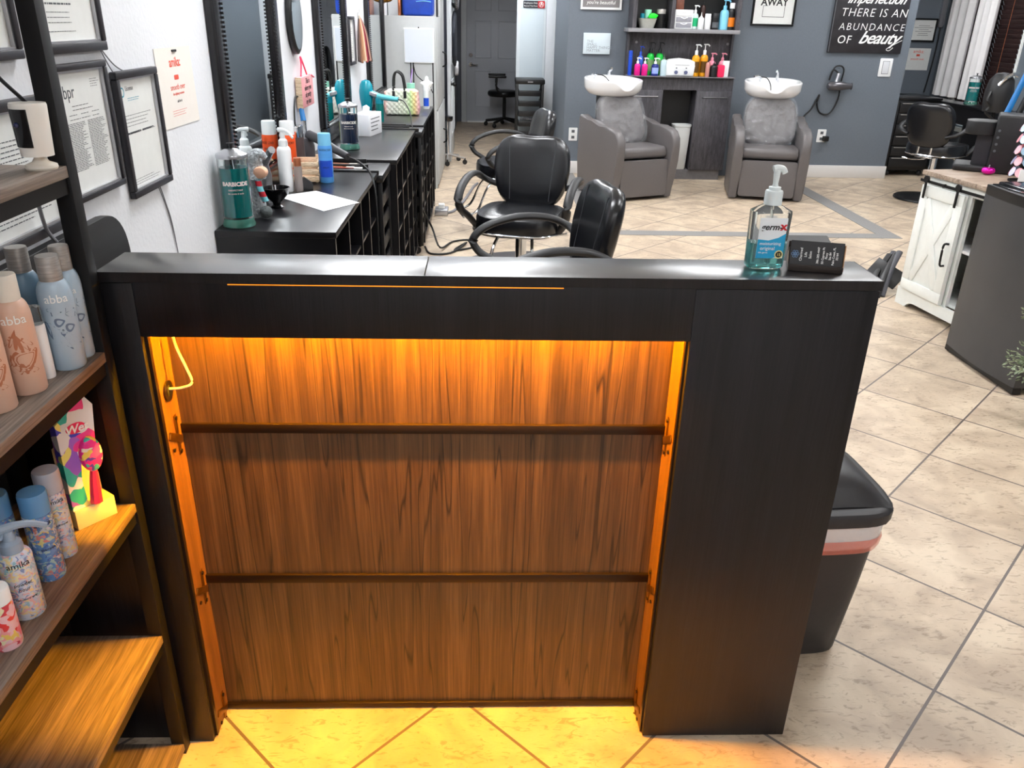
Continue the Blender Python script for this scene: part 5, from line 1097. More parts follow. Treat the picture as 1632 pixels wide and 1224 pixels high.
c1 = salon_chair('black vinyl salon chair facing the reception desk, in the middle of the aisle')
for ch in (c1,): ch.location = (0.215, 4.50, 0); ch.rotation_euler = (0, 0, math.radians(-16))
copy_tree(c1, (0.24, 3.27, 0), math.radians(-80), 'black vinyl salon chair seen side on, closest behind the reception desk')
copy_tree(c1, (0.20, 6.18, 0), math.radians(-78), 'black vinyl salon chair seen side on, farthest down the aisle')
copy_tree(c1, (4.22, 7.62, 0), math.radians(125), 'black vinyl salon chair at the black desk in the right hand alcove')
# anti fatigue mat
q = B(); q.prism([(0.30+0.52*math.cos(a), 5.0+0.50*math.sin(a)) for a in [2*PI*k/48 for k in range(48)]], 0.0005, 0.012, bev=0.003); tag(q.obj('floor_mat', mat('charcoal rubber mat', (62, 60, 62), 0.7, var=0.1), loc=(0.3, 5.0, 0)), 'charcoal round rubber mat under the aisle chairs', 'mat')

# ------------------------------------------------------------------ shampoo units (front = -y)
def shampoo_unit(label, back=0):
    t = thing('shampoo_chair', label, 'shampoo chair', (0, 0, 0), 'taupe shampoo chairs with white basins')
    for s in (-1, 1):
        q = B(); o = [(-0.27, 0.012), (0.33, 0.012), (0.345, 0.30), (0.36, 0.66), (0.345, 0.695), (0.30, 0.70), (0.22, 0.665), (0.12, 0.635), (0.0, 0.628), (-0.12, 0.632), (-0.22, 0.625), (-0.29, 0.60), (-0.335, 0.545), (-0.345, 0.47), (-0.325, 0.34), (-0.295, 0.18)]
        xo = s*0.335; M = Matrix.Translation((min(s*0.25, s*0.335), 0, 0)) @ FACE_X
        q.prism(o, 0, 0.085, M, bev=0.022); q.obj('arm_panel', M_taupe, t, ang=50)
    q = B(); q.prism(rrect(-0.248, 0.035, 0.248, 0.355, 0.02), 0, 0.05, AT((0, -0.245, 0), FACE_Y), bev=0.008); q.obj('leg_rest', M_taupe, t)
    q = B(); q.box((-0.245, -0.24, 0.04), (0.245, 0.30, 0.34)); q.obj('inner_base', M_blackplastic, t)
    q = B(); q.prism(rrect(-0.262, 0.362, 0.120, 0.462, 0.042, 8), -0.243, 0.243, FACE_X, bev=0.01)
    q.obj('seat', M_taupe, t, ang=50)
    q = B(); o = []
    for k in range(44):
        a = 2*PI*k/44; ca, sa = math.cos(a), math.sin(a); p = (abs(ca)**3.6+abs(sa)**3.6)**(-1/3.6); o.append((0.24*ca*p*(1-0.06*sa*p), 0.23*sa*p))
    ti = math.radians(20)
    fbk = lambda u, v, w: (u, 0.165+v*math.sin(ti)+w*math.cos(ti), 0.655+v*math.cos(ti)-w*math.sin(ti))
    q.pillow(o, 0.055, fbk); bk = q.obj('backrest', M_taupe, t)
    q = B(); rnd = random.Random(3)
    oo = []
    for k in range(96):
        a = 2*PI*k/96; ca, sa = math.cos(a), math.sin(a); p = (abs(ca)**4+abs(sa)**4)**(-1/4); oo.append((0.252*ca*p*(1-0.05*sa*p), 0.24*sa*p))
    pf = [(1.0, 0.0)]+[(1-0.04*(i/6)**2, i/6*0.85) for i in range(1, 7)]+[(0.95-0.05*i, 0.86+0.14*(1-(1-i/18)**2)) for i in range(1, 18)]
    def crinkle(u, v, w):
        n_ = noise.noise(Vector((u*9, v*9, 1.3)))+0.5*noise.noise(Vector((u*22, v*17, 7)))
        r_ = 1-abs(n_)*2
        return tuple(Vector(fbk(u, v, w))+Vector((0, -0.030*max(0, r_)**2-0.004, 0)))
    q.pillow(oo, 0.062, crinkle, prof=pf)
    q.obj('plastic_cover', M_film, bk)
    # basin
    q = B(); n, rings = 64, []
    def rim(a):
        ca, sa = math.cos(a), math.sin(a)
        front = math.exp(-(abs(a-3*PI/2)/0.34)**3)
        rx, ry = 0.262, 0.245
        pw_ = (abs(ca)**2.4+abs(sa)**2.4)**(-1/2.4); return rx*ca*pw_, ry*sa*pw_, 1.0+0.015*sa-0.065*front, front
    prof = [(0.30, 0.0, 0.85), (0.62, 0.0, 0.855), (0.82, 0.0, 0.872), (0.93, 0.0, 0.90), (0.985, 0.0, 0.925)]
    R = []
    for sc, _, z in prof: R.append([q.bm.verts.new((rim(2*PI*k/n)[0]*sc, 0.33+rim(2*PI*k/n)[1]*sc, z+0.0)) for k in range(n)])
    for sc, dz in ((1.0, -0.012), (1.0, 0.0), (0.97, 0.006), (0.88, 0.0), (0.80, -0.02)):
        R.append([q.bm.verts.new((rim(2*PI*k/n)[0]*sc, 0.33+rim(2*PI*k/n)[1]*sc, rim(2*PI*k/n)[2]+dz)) for k in range(n)])
    for sc, z in ((0.68, 0.925), (0.45, 0.893), (0.15, 0.885)):
        R.append([q.bm.verts.new((rim(2*PI*k/n)[0]*sc, 0.33+rim(2*PI*k/n)[1]*sc, z)) for k in range(n)])
    for A, C_ in zip(R, R[1:]):
        for k in range(n): q.bm.faces.new((A[k], A[(k+1) % n], C_[(k+1) % n], C_[k]))
    q.bm.faces.new(R[0][::-1]); q.bm.faces.new(R[-1]); bs = q.obj('basin', M_ceramic, t, ang=60)
    q = B(); q.cyl((0.05, 0.50, 1.0), (0.05, 0.495, 1.055), 0.016, 14); q.tube([(0.05, 0.495, 1.05), (0.045, 0.45, 1.075), (0.03, 0.42, 1.085)], 0.011); q.obj('tap', M_chrome, bs)
    q = B(); q.cyl((-0.10, 0.50, 0.99), (-0.10, 0.49, 1.02), 0.014, 12); q.tube([(-0.10, 0.49, 1.02), (-0.12, 0.46, 1.035), (-0.17, 0.43, 1.03)], 0.012); q.obj('spray_head', M_chrome, bs)
    q = B(); q.tube([(-0.10, 0.46, 1.03), (-0.05, 0.42, 1.02), (-0.02, 0.36, 0.97), (-0.01, 0.33, 0.91)], 0.005); q.obj('hose', M_blackplastic, bs)
    q = B(); q.box((-0.10, 0.30, 0.012), (0.10, 0.46, 0.86), 0.01); q.obj('pedestal', M_blackplastic, t)
    return t
s1 = shampoo_unit('left taupe shampoo chair, turned towards the right, with a crinkled plastic covered back')
s1.location = (1.33, 7.62, 0); s1.rotation_euler = (0, 0, math.radians(24))
copy_tree(s1, (2.66, 7.70, 0), math.radians(-12), 'right taupe shampoo chair, facing straight ahead, by the wall mounted dryer')

# ------------------------------------------------------------------ cabinet between the shampoo chairs
t = thing('back_bar_cabinet', 'charcoal grained cabinet with a bottle niche between the shampoo chairs', 'cabinet', (1.94, 8.6, 0))
XL, XR, YF = 1.415, 2.475, 8.45
q = B(); q.box((XL+0.03, YF+0.02, 0.0), (XR-0.03, 8.715, 0.10)); q.obj('plinth', mat('grey plinth', (112, 110, 112), 0.5, var=0.1), t)
q = B(); q.box((XL, YF, 0.10), (XL+0.365, 8.715, 0.875)); q.box((2.115, YF, 0.10), (XR, 8.715, 0.875)); q.box((XL, YF, 0.875), (XR, 8.715, 0.995)); q.box((XL+0.365, 8.68, 0.10), (2.115, 8.715, 0.875)); q.obj('carcass', M_charwood, t)
q = B(); q.box((XL, 8.40, 0.995), (XR, 8.715, 1.000)); q.obj('counter', mat('grey counter edge', (120, 118, 122), 0.4), t)
q = B(); q.box((XL+0.37, 8.662, 0.105), (2.11, 8.678, 0.87)); q.obj('dark_back', M_blackplastic, t)
for a, b in ((XL+0.004, XL+0.361), (2.119, XR-0.004)):
    q = B(); q.box((a, YF-0.015, 0.105), (b, YF, 0.868), 0.001); d_ = q.obj('door', M_charwood, t)
    q = B(); q.tube([(a+0.06, YF-0.018, 0.812), (a+0.06, YF-0.04, 0.812), (b-0.05, YF-0.04, 0.812), (b-0.05, YF-0.018, 0.812)], 0.006, smooth=False); q.obj('handle', M_brushed, d_)
q = B(); q.box((XL+0.02, 8.69, 1.0), (XR-0.02, 8.716, 1.42)); q.obj('niche_back', M_charwood, t)
q = B(); q.box((XL, 8.62, 1.0), (XL+0.02, 8.716, 1.42)); q.box((XR-0.02, 8.62, 1.0), (XR, 8.716, 1.42)); q.obj('niche_side', M_charwood, t)
for x in (XL+0.10, XR-0.04):
    q = B(); q.cyl((x, 8.69, 1.30), (x, 8.675, 1.30), 0.012, 12); q.obj('cap_screw', M_brushed, t)
q = B(); q.box((XL-0.03, YF-0.01, 1.395), (XR, 8.716, 1.43), 0.003); q.obj('upper_lip', mat('light grey edge board', (140, 139, 142), 0.45), t)
q = B(); q.box((XL+0.005, 8.45, 1.43), (XL+0.045, 8.716, 2.15)); q.box((XR-0.05, 8.45, 1.43), (XR-0.01, 8.716, 2.15)); q.box((1.795, 8.47, 1.43), (1.83, 8.70, 2.15)); q.box((XL+0.005, 8.45, 2.15), (XR-0.01, 8.716, 2.18)); q.obj('upper_carcass', M_charwood, t)
q = B(); q.box((XL+0.045, 8.70, 1.43), (XR-0.05, 8.714, 2.15)); q.obj('upper_back', M_blackplastic, t)
q = B(); q.box((XL+0.045, 8.47, 1.80), (XR-0.05, 8.70, 1.82)); q.obj('upper_shelf', M_charwood, t)
q = B(); q.lathe([(0, 0), (0.095, 0), (0.10, 0.01), (0.125, 0.42), (0.132, 0.425), (0.132, 0.44), (0.118, 0.44), (0.10, 0.40), (0, 0.03)], (2.02, 8.54, 0.10), 24, power=4, sx=0.72, sy=0.72)
tag(q.obj('waste_bin', mat('white ribbed bin', (206, 208, 206), 0.5), loc=(2.02, 8.54, 0.1)), 'white bin inside the open middle bay of the charcoal cabinet', 'bin')
N = 'products in the cabinet niche'; zN = 1.0005
def nb(label, x, w, h, kind, mb, mc, y=8.50, z=zN, g=N, **k): return bottle('product_bottle', label, x, y, z, h, w/2*0.98, kind, mb, mc, g, face=-PI/2-0.1, **k)
M_green2 = M_green
nb('slim blue bottle standing leftmost in the niche', 1.440, 0.04, 0.225, 'tall', M_blue, M_blue, 8.52)
nb('blue pump bottle at the back left of the niche', 1.553, 0.060, 0.27, 'pump', C('mid blue plastic', (70, 110, 210)), M_blue, 8.60)
nb('left one of the two magenta pump bottles', 1.512, 0.062, 0.165, 'pump', M_magenta, M_white)
nb('right one of the two magenta pump bottles', 1.585, 0.062, 0.165, 'pump', M_magenta, M_white)
nb('left one of the two green bottles with black pumps', 1.655, 0.076, 0.31, 'pump', M_green, M_blackplastic, 8.61, ml=C('grey green label', (120, 150, 100)))
nb('right one of the two green bottles with black pumps', 1.745, 0.076, 0.31, 'pump', M_green, M_blackplastic, 8.61, ml=C('grey green label b', (120, 150, 100)))
nb('navy pump bottle with a white pump', 1.688, 0.075, 0.165, 'pump', M_navy, M_white, 8.50, ml=C('pale blue label', (150, 170, 230)))
nb('clear squeeze bottle with a pointed nozzle', 1.770, 0.064, 0.21, 'nozzle', mat('frosted plastic', (190, 210, 216), 0.3), M_clear)
nb('left one of the two amber yellow pump bottles', 2.094, 0.080, 0.30, 'pump', M_gold, M_white, 8.53, ml=C('dark print', (90, 60, 10)))
nb('right one of the two amber yellow pump bottles', 2.180, 0.080, 0.305, 'pump', M_gold, M_white, 8.55, ml=C('dark print b', (90, 60, 10)))
nb('pink pump bottle behind the black squat bottle', 2.275, 0.078, 0.22, 'pump', M_pink, M_pink, 8.60)
nb('pink pump bottle at the right end of the niche', 2.385, 0.070, 0.22, 'pump', M_pink, M_pink, 8.62)
nb('small rose bottle with a black nozzle', 2.205, 0.044, 0.19, 'nozzle', mat('rose tint', (200, 140, 130), 0.3), M_blackplastic, 8.47)
nb('black squat bottle with a pointed nozzle', 2.268, 0.076, 0.155, 'nozzle', M_blackplastic, M_blackplastic, 8.48)
q = B(); q.prism(rrect(2.312, zN, 2.378, zN+0.112, 0.012), -0.02, 0.02, AT((0, 8.50, 0), FACE_Y), bev=0.004); tag(q.obj('product_pouch', M_hot, loc=(2.345, 8.5, zN)), 'hot pink pouch at the right side of the niche', 'pouch', N)
q = B(); q.prism([(2.372, zN), (2.43, zN), (2.434, zN+0.15), (2.37, zN+0.15)], -0.012, 0.012, AT((0, 8.54, 0), FACE_Y)); tag(q.obj('product_carton', M_white, loc=(2.4, 8.54, zN)), 'white carton standing rightmost in the niche', 'carton', N)
# towel warmer
t = thing('wax_warmer', 'white rounded double wax warmer in the niche', 'warmer', (1.935, 8.53, zN))
q = B(); q.prism([(1.798, 0.002), (2.072, 0.002), (2.078, 0.10), (2.076, 0.135), (2.03, 0.155), (1.935, 0.166), (1.84, 0.155), (1.797, 0.135), (1.792, 0.10)], -0.09, 0.06, AT((0, 8.53, zN), FACE_Y), bev=0.015); q.obj('housing', M_white, t, ang=50)
for x in (1.893, 1.990):
    q = B(); q.cyl((x, 8.47, zN+0.038), (x, 8.455, zN+0.038), 0.017, 18); q.obj('dial', mat('slate dial', (90, 96, 130), 0.4), t)
    q = B(); q.cyl((x+0.002, 8.47, zN+0.077), (x+0.002, 8.464, zN+0.077), 0.006, 12); q.obj('indicator', M_ink, t)
q = B(); q.box((1.88, 8.468, zN+0.103), (2.02, 8.4705, zN+0.106)); q.obj('lid_seam', M_ink, t)
# upper shelf contents
N2 = 'products on the upper cabinet shelf'; zU = 1.4305
t = thing('storage_bowl', 'grey square bowl filled with green and mint items', 'bowl', (1.575, 8.55, zU))
q = B(); q.lathe([(0, 0), (0.066, 0), (0.092, 0.085), (0.096, 0.088), (0.088, 0.088), (0.06, 0.008), (0, 0.008)], (1.578, 8.55, zU), 28, power=3); q.obj('bowl', mat('grey mesh basket', (168, 168, 160), 0.6, var=0.1, scale=90), t)
q = B(); q.pillow([(0.046*math.cos(a)*(1+0.15*math.sin(4*a)), 0.03*math.sin(a)) for a in [2*PI*k/20 for k in range(20)]], 0.03, lambda u, v, w: (1.628+u, 8.53+w, zU+0.105+v)); tag(q.obj('green_pouch', C('neon green', (20, 230, 40)), loc=(1.628, 8.53, zU+0.1)), 'neon green pouch in the grey bowl', 'pouch', N2)
nb('mint jar standing in the grey bowl', 1.585, 0.07, 0.155, 'tall', M_mint, M_mint, 8.57, zU+0.01, N2)
nb('teal jar at the left in the grey bowl', 1.528, 0.042, 0.12, 'tall', M_tealp, M_tealp, 8.54, zU+0.01, N2)
nb('tall black canister right of the grey bowl', 1.715, 0.09, 0.17, 'tall', M_blackplastic, M_gunmetal, 8.57, zU, N2)
t = thing('drawer_organizer', 'white desktop drawer organizer on the upper shelf', 'organizer', (1.915, 8.57, zU))
q = B(); q.box((1.84, 8.50, zU), (2.015, 8.67, zU+0.17), 0.006); q.obj('case', M_white, t)
for k in range(3):
    q = B(); q.box((1.852, 8.494, zU+0.012+0.052*k), (2.003, 8.50, zU+0.055+0.052*k), 0.003); dd = q.obj('drawer', C('smoky drawer', (150, 150, 158)) if k < 2 else M_white, t)
    q = B(); q.tube([(1.895, 8.492, zU+0.05+0.052*k), (1.927, 8.487, zU+0.040+0.052*k), (1.96, 8.492, zU+0.05+0.052*k)], 0.004); q.obj('pull', M_white, dd)
q = B(); q.box((1.845, 8.52, zU+0.171), (1.92, 8.65, zU+0.26), 0.003); tag(q.obj('product_carton', C('brown carton', (110, 62, 44), 0.6, var=0.2), loc=(1.88, 8.58, zU+0.17)), 'brown carton on top of the white drawer organizer', 'carton', N2)
nb('clear pump bottle with a green label', 2.045, 0.068, 0.215, 'pump', mat('hazy plastic', (200, 215, 212), 0.25), M_white, 8.55, zU, N2, ml=C('bright green label', (20, 170, 110)))
nb('white square squeeze bottle', 2.095, 0.060, 0.15, 'nozzle', M_white, M_white, 8.50, zU, N2)
nb('white spray can on the upper cabinet shelf', 2.165, 0.066, 0.14, 'can', M_white, M_white, 8.52, zU, N2)
nb('short black can with white print', 2.240, 0.074, 0.145, 'tall', M_blackplastic, M_blackplastic, 8.52, zU, N2, ml=M_ink)
nb('tall pale blue bottle', 2.325, 0.090, 0.27, 'pump', C('pale aqua plastic', (130, 200, 226)), M_ltblue, 8.53, zU, N2)
nb('large black bottle with an orange mark at the shelf end', 2.395, 0.075, 0.24, 'disc', M_blackplastic, M_white, 8.53, zU, N2, ml=C('orange mark', (226, 120, 20)))
nb('brown bottle with a black neck behind the white spray can', 2.135, 0.05, 0.30, 'nozzle', C('brown plastic', (60, 40, 36)), M_blackplastic, 8.62, zU, N2)

# ------------------------------------------------------------------ on the grey back wall
def sign_y(name, label, x0, x1, z0, z1, board, y=8.72, fr=None, bw=0.02, cat='sign'):
    t = thing(name, label, cat, ((x0+x1)/2, y, z0))
    d = 0.025
    if fr:
        q = B()
        for a, b in (((x0, z0), (x1, z0+bw)), ((x0, z1-bw), (x1, z1)), ((x0, z0+bw), (x0+bw, z1-bw)), ((x1-bw, z0+bw), (x1, z1-bw))): q.box((a[0], y-d, a[1]), (b[0], y-0.001, b[1]), 0.003)
        q.obj('frame', fr, t)
        q = B(); q.box((x0+bw, y-0.012, z0+bw), (x1-bw, y-0.002, z1-bw)); bd = q.obj('board', board, t); yf = y-0.0125
    else:
        q = B(); q.box((x0, y-d, z0), (x1, y-0.001, z1), 0.002); bd = q.obj('board', board, t); yf = y-d-0.0005
    return t, bd, yf
t, bd, yf = sign_y('wall_sign', 'small white square sign with thin grey words above the left shampoo chair', 0.985, 1.255, 1.18, 1.375, mat('pale blue white board', (206, 218, 224), 0.6))
q = B()
for i, (s, x_) in enumerate((('THE', 1.02), ('SMALL', 1.02), ('HAPPY THINGS', 1.02), ('MATTER', 1.02))): q.text(s, 0.036, AT((x_, yf, 1.285-0.028*i), FACE_Y), align='LEFT')
q.obj('lettering', mat('pale grey print', (140, 150, 158), 0.7), bd)
t, bd, yf = sign_y('wall_sign', 'white framed grey sign at the top picture edge above the small white sign', 0.94, 1.345, 1.585, 1.85, mat('grey board', (128, 124, 124), 0.6), fr=M_white)
q = B(); q.text("you're beautiful", 0.045, AT((1.14, yf, 1.635), FACE_Y), shear=0.2); q.obj('lettering', M_whiteink, bd)
t, bd, yf = sign_y('wall_sign', 'white poster in a black frame between the cabinet and the large dark sign', 2.645, 3.075, 1.475, 1.95, M_paper, fr=M_blackmetal, bw=0.018)
q = B(); q.text('AWAY', 0.09, AT((2.86, yf, 1.66), FACE_Y), off=0.002, thick=0.001)
for a, b in (((2.75, 1.555), (2.97, 1.559)), ((2.75, 1.655), (2.80, 1.659)), ((2.75, 1.555), (2.754, 1.659)), ((2.966, 1.555), (2.97, 1.659))): q.box((a[0], yf-0.001, a[1]), (b[0], yf, b[1]))
q.obj('lettering', M_blackink, bd)
t, bd, yf = sign_y('beauty_sign', 'large black sign with white words about an abundance of beauty', 3.465, 4.215, 1.245, 2.05, mat('distressed black board', (36, 34, 38), 0.6, var=0.4, scale=12))
xc = 3.87
q = B()
q.text('ABUNDANCE', 0.094, AT((xc+0.0, yf-0.001, 1.455), FACE_Y), sp=1.25, shear=0.12, off=-0.0012); q.text('THERE IS AN', 0.108, AT((xc, yf-0.001, 1.58), FACE_Y), sp=1.12, shear=0.15, off=-0.0012); q.text('OF', 0.105, AT((xc-0.26, yf-0.001, 1.332), FACE_Y), sp=1.15, shear=0.12); q.obj('lettering', M_whiteink, bd)
q = B(); q.text('imperfection', 0.12, AT((xc, yf-0.001, 1.70), FACE_Y), shear=0.5, off=0.0015, sp=0.95); q.text('beauty', 0.165, AT((xc+0.09, yf-0.001, 1.335), FACE_Y), shear=0.5, off=0.002, sp=0.92)
q.tube([(xc+0.255, yf-0.001, 1.30), (xc+0.22, yf-0.001, 1.272), (xc+0.19, yf-0.001, 1.285), (xc+0.25, yf-0.001, 1.325), (xc+0.335, yf-0.001, 1.37)], 0.003, n=6); q.text('In every', 0.11, AT((xc, yf-0.001, 1.86), FACE_Y), shear=0.4); q.obj('script_lettering', M_whiteink, bd)
q = B(); q.box((3.4655, yf-0.001, 1.25), (3.476, yf-0.0002, 2.0)); q.obj('worn_edge', M_ink, bd)
# light switch
t = thing('light_switch', 'white rocker light switch below the corner of the black sign', 'switch', (4.10, 8.72, 1.03))
q = B(); q.prism(rrect(4.035, 1.025, 4.165, 1.20, 0.008), 0, 0.008, AT((0, 8.72, 0), FACE_Y), bev=0.002); q.obj('plate', M_white, t)
q = B(); q.prism(rrect(4.068, 1.055, 4.132, 1.17, 0.004), 0, 0.004, AT((0, 8.712, 0), FACE_Y), bev=0.001); rk = q.obj('rocker', C('cool white rocker', (214, 216, 220)), t)
q = B(); q.prism(rrect(4.064, 1.051, 4.136, 1.174, 0.004), 0, 0.001, AT((0, 8.7121, 0), FACE_Y)); q.obj('rocker_gap', M_ink, t)
# wall hung dryer with cord
t = thing('wall_hair_dryer', 'grey hair dryer hung on a hook with looped black cord by the right shampoo chair', 'hair dryer', (3.64, 8.70, 0.93))
q = B(); q.lathe([(0, -0.12), (0.03, -0.12), (0.042, -0.10), (0.045, 0.0), (0.034, 0.07), (0.028, 0.12), (0.034, 0.125), (0, 0.125)], n=18, M=AT((3.63, 8.65, 0.93), Matrix.Rotation(PI/2, 4, 'Y'))); q.obj('barrel', mat('gloss grey', (96, 94, 98), 0.25, 0.5), t)
q = B(); q.tube([(3.585, 8.65, 0.95), (3.60, 8.66, 1.0), (3.61, 8.665, 1.05)], 0.018, n=12); q.obj('handle', M_silver, t)
q = B(); q.cyl((3.60, 8.72, 1.10), (3.60, 8.66, 1.10), 0.006, 8); q.obj('hook', M_chrome, t)
q = B(); q.tube([(3.61, 8.665, 1.05), (3.55, 8.68, 1.08), (3.53, 8.69, 0.98), (3.56, 8.68, 1.10), (3.62, 8.68, 1.12), (3.66, 8.68, 1.08), (3.655, 8.69, 0.96), (3.66, 8.70, 0.80), (3.60, 8.705, 0.66), (3.50, 8.705, 0.66), (3.45, 8.705, 0.75), (3.46, 8.705, 0.84), (3.40, 8.70, 0.70), (3.33, 8.70, 0.62), (3.28, 8.70, 0.50)], 0.008); q.obj('cord', M_wire, t)
def outlet(label, x, z, y=8.72):
    t = thing('power_outlet', label, 'outlet', (x, y, z))
    q = B(); q.prism(rrect(x-0.045, z-0.065, x+0.045, z+0.065, 0.006), 0, 0.006, AT((0, y, 0), FACE_Y), bev=0.002); q.obj('plate', M_white, t)
    for dz in (-0.03, 0.03):
        q = B(); q.box((x-0.016, y-0.0075, z+dz-0.014), (x+0.016, y-0.006, z+dz+0.014), 0.001); q.obj('socket', M_ink, t)
    return t
t = outlet('white outlet with a black plug at the right arm of the right shampoo chair', 3.56, 0.43)
q = B(); q.box((3.57, 8.67, 0.38), (3.63, 8.713, 0.43), 0.006); tag(q.obj('power_plug', M_blackplastic, loc=(3.6, 8.69, 0.4)), 'black plug in the outlet right of the shampoo chairs', 'plug')
outlet('white outlet low on the wall left of the left shampoo chair', 0.93, 0.40)
q = B(); q.tube([(2.60, 8.70, 0.42), (2.58, 8.66, 0.36), (2.60, 8.64, 0.25), (2.59, 8.66, 0.12), (2.62, 8.66, 0.02)], 0.025); tag(q.obj('drain_hose', M_greywire, loc=(2.6, 8.66, 0)), 'pale grey drain hose between the charcoal cabinet and the right shampoo chair', 'hose')

# ------------------------------------------------------------------ hallway: white door with sign, trolley, office chair
q = B(); q.box((0.375, 10.30, 0.005), (0.718, 10.34, 2.06), 0.003); d3 = struct(q.obj('door_3', mat('bright white door', (214, 222, 226), 0.5)))
q = B(); q.box((0.42, 10.296, 0.2), (0.69, 10.30, 1.9), 0.002); q.obj('door_panel', mat('pale panel', (204, 216, 222), 0.5), d3)
t = thing('door_sign', 'black and red staff only sign on the white hall door', 'sign', (0.575, 10.29, 1.62))
q = B(); q.prism(rrect(0.445, 1.602, 0.695, 1.678, 0.008), 0, 0.004, AT((0, 10.294, 0), FACE_Y)); q.obj('plate', mat('charcoal plate', (36, 38, 48), 0.4), t)
q = B(); q.prism(rrect(0.615, 1.602, 0.695, 1.678, 0.008), 0, 0.001, AT((0, 10.2898, 0), FACE_Y)); rp = q.obj('red_panel', M_red, t)
q = B(); q.tube([(0.655+0.026*math.cos(a), 10.288, 1.64+0.026*math.sin(a)) for a in [2*PI*k/16 for k in range(16)]], 0.003, closed=True, n=6, sub=1); q.tube([(0.645, 10.288, 1.625), (0.655, 10.288, 1.66), (0.667, 10.288, 1.63)], 0.005, n=6); q.obj('hand_symbol', M_whiteink, rp)
q = B(); q.text('Employees Only', 0.024, AT((0.532, 10.2895, 1.647), FACE_Y)); q.text('Beyond This Point', 0.021, AT((0.532, 10.2895, 1.617), FACE_Y)); q.obj('lettering', M_whiteink, t)
t = thing('salon_trolley', 'black salon trolley with five drawers in front of the white hall door', 'trolley', (0.54, 10.0, 0))
x0, x1, y0, y1 = 0.36, 0.70, 9.85, 10.2
q = B(); q.box((x0, y0, 0.80), (x1, y1, 0.855), 0.012); q.obj('top', M_blackplastic, t)
q = B(); q.box(((x0+x1)/2-0.03, y0-0.002, 0.82), ((x0+x1)/2+0.03, y0, 0.832)); q.obj('name_plate', M_silver, t)
for xx in (x0+0.01, x1-0.035):
    for yy in (y0+0.01, y1-0.035): 
        q = B(); q.box((xx, yy, 0.07), (xx+0.025, yy+0.025, 0.80), 0.003); q.obj('upright', M_blackplastic, t)
for k in range(6):
    z = 0.11+k*0.112; q = B(); q.box((x0+0.04, y0+0.02, z), (x1-0.04, y1-0.02, z+0.006)); q.box((x0+0.04, y0+0.012, z), (x1-0.04, y0+0.022, z+0.062), 0.003); q.box((x0+0.04, y0+0.022, z), (x0+0.046, y1-0.02, z+0.06)); q.box((x1-0.046, y0+0.022, z), (x1-0.04, y1-0.02, z+0.06)); q.obj('drawer', M_blackplastic, t)
q = B(); q.box((x0+0.01, y0+0.01, 0.05), (x1-0.01, y1-0.01, 0.075), 0.004); q.obj('base', M_blackplastic, t)
for xx in (x0+0.04, x1-0.04):
    for yy in (y0+0.04, y1-0.04):
        q = B(); q.lathe([(0, -0.01), (0.024, -0.01), (0.024, 0.01), (0, 0.01)], n=14, M=AT((xx, yy, 0.025), Matrix.Rotation(PI/2, 4, 'X'))); q.box((xx-0.01, yy-0.008, 0.03), (xx+0.01, yy+0.008, 0.052)); q.obj('caster', M_blackplastic, t)
t = thing('roller_pile', 'small silvery clips heaped in a drawer of the black hall trolley', 'clips', (0.54, 9.95, 0.35))
t['kind'] = 'stuff'
q = B(); rnd = random.Random(5)
for k in range(40): q.box((-0.02, -0.004, -0.003), (0.02, 0.004, 0.003), 0.001, 1, M=AT((0.43+0.22*rnd.random(), 9.88+0.05*rnd.random(), 0.405+0.02*rnd.random()), Euler((rnd.random(), rnd.random(), rnd.random()*3)).to_matrix().to_4x4()))
q.obj('clips', M_silver, t)
# office chair
t = thing('office_chair', 'black office chair on casters in the dim hallway by the back door', 'chair', (0.22, 12.6, 0))
OX, OY = 0.30, 12.65
q = B(); q.pillow([(0.23*math.cos(a), 0.23*math.sin(a)) for a in [2*PI*k/28 for k in range(28)]], 0.045, lambda u, v, w: (OX-0.02+u, OY+v, 0.47+w)); q.obj('seat', M_blackplastic, t)
q = B(); q.pillow([(0.17*math.cos(a), 0.27*math.sin(a)) for a in [2*PI*k/28 for k in range(28)]], 0.04, lambda u, v, w: (OX+0.20+w+0.15*v*0.3, OY-0.03+u, 0.80+v)); q.obj('backrest', M_blackplastic, t)
for s in (-1, 1):
    q = B(); q.tube([(OX-0.05, OY+s*0.24, 0.48), (OX-0.12, OY+s*0.27, 0.55), (OX-0.12, OY+s*0.27, 0.70)], 0.014); q.box((OX-0.24, OY+s*0.27-0.03, 0.70), (OX+0.02, OY+s*0.27+0.03, 0.73), 0.01); q.obj('armrest', M_blackplastic, t)
q = B(); q.cyl((OX, OY, 0.10), (OX, OY, 0.43), 0.025); q.box((OX+0.10, OY-0.03, 0.42), (OX+0.24, OY+0.03, 0.44)); q.box((OX+0.21, OY-0.03, 0.42), (OX+0.23, OY+0.03, 0.66)); q.obj('column', M_blackplastic, t)
for k in range(5):
    a = 2*PI*k/5+2.9; q = B(); e_ = (OX+0.28*math.cos(a), OY+0.28*math.sin(a)); q.tube([(OX, OY, 0.12), (e_[0], e_[1], 0.075)], 0.02, smooth=False); lg = q.obj('leg', M_blackplastic, t)
    q = B(); q.ball((e_[0], e_[1], 0.032), 0.032, 12); q.obj('caster', M_blackplastic, lg)

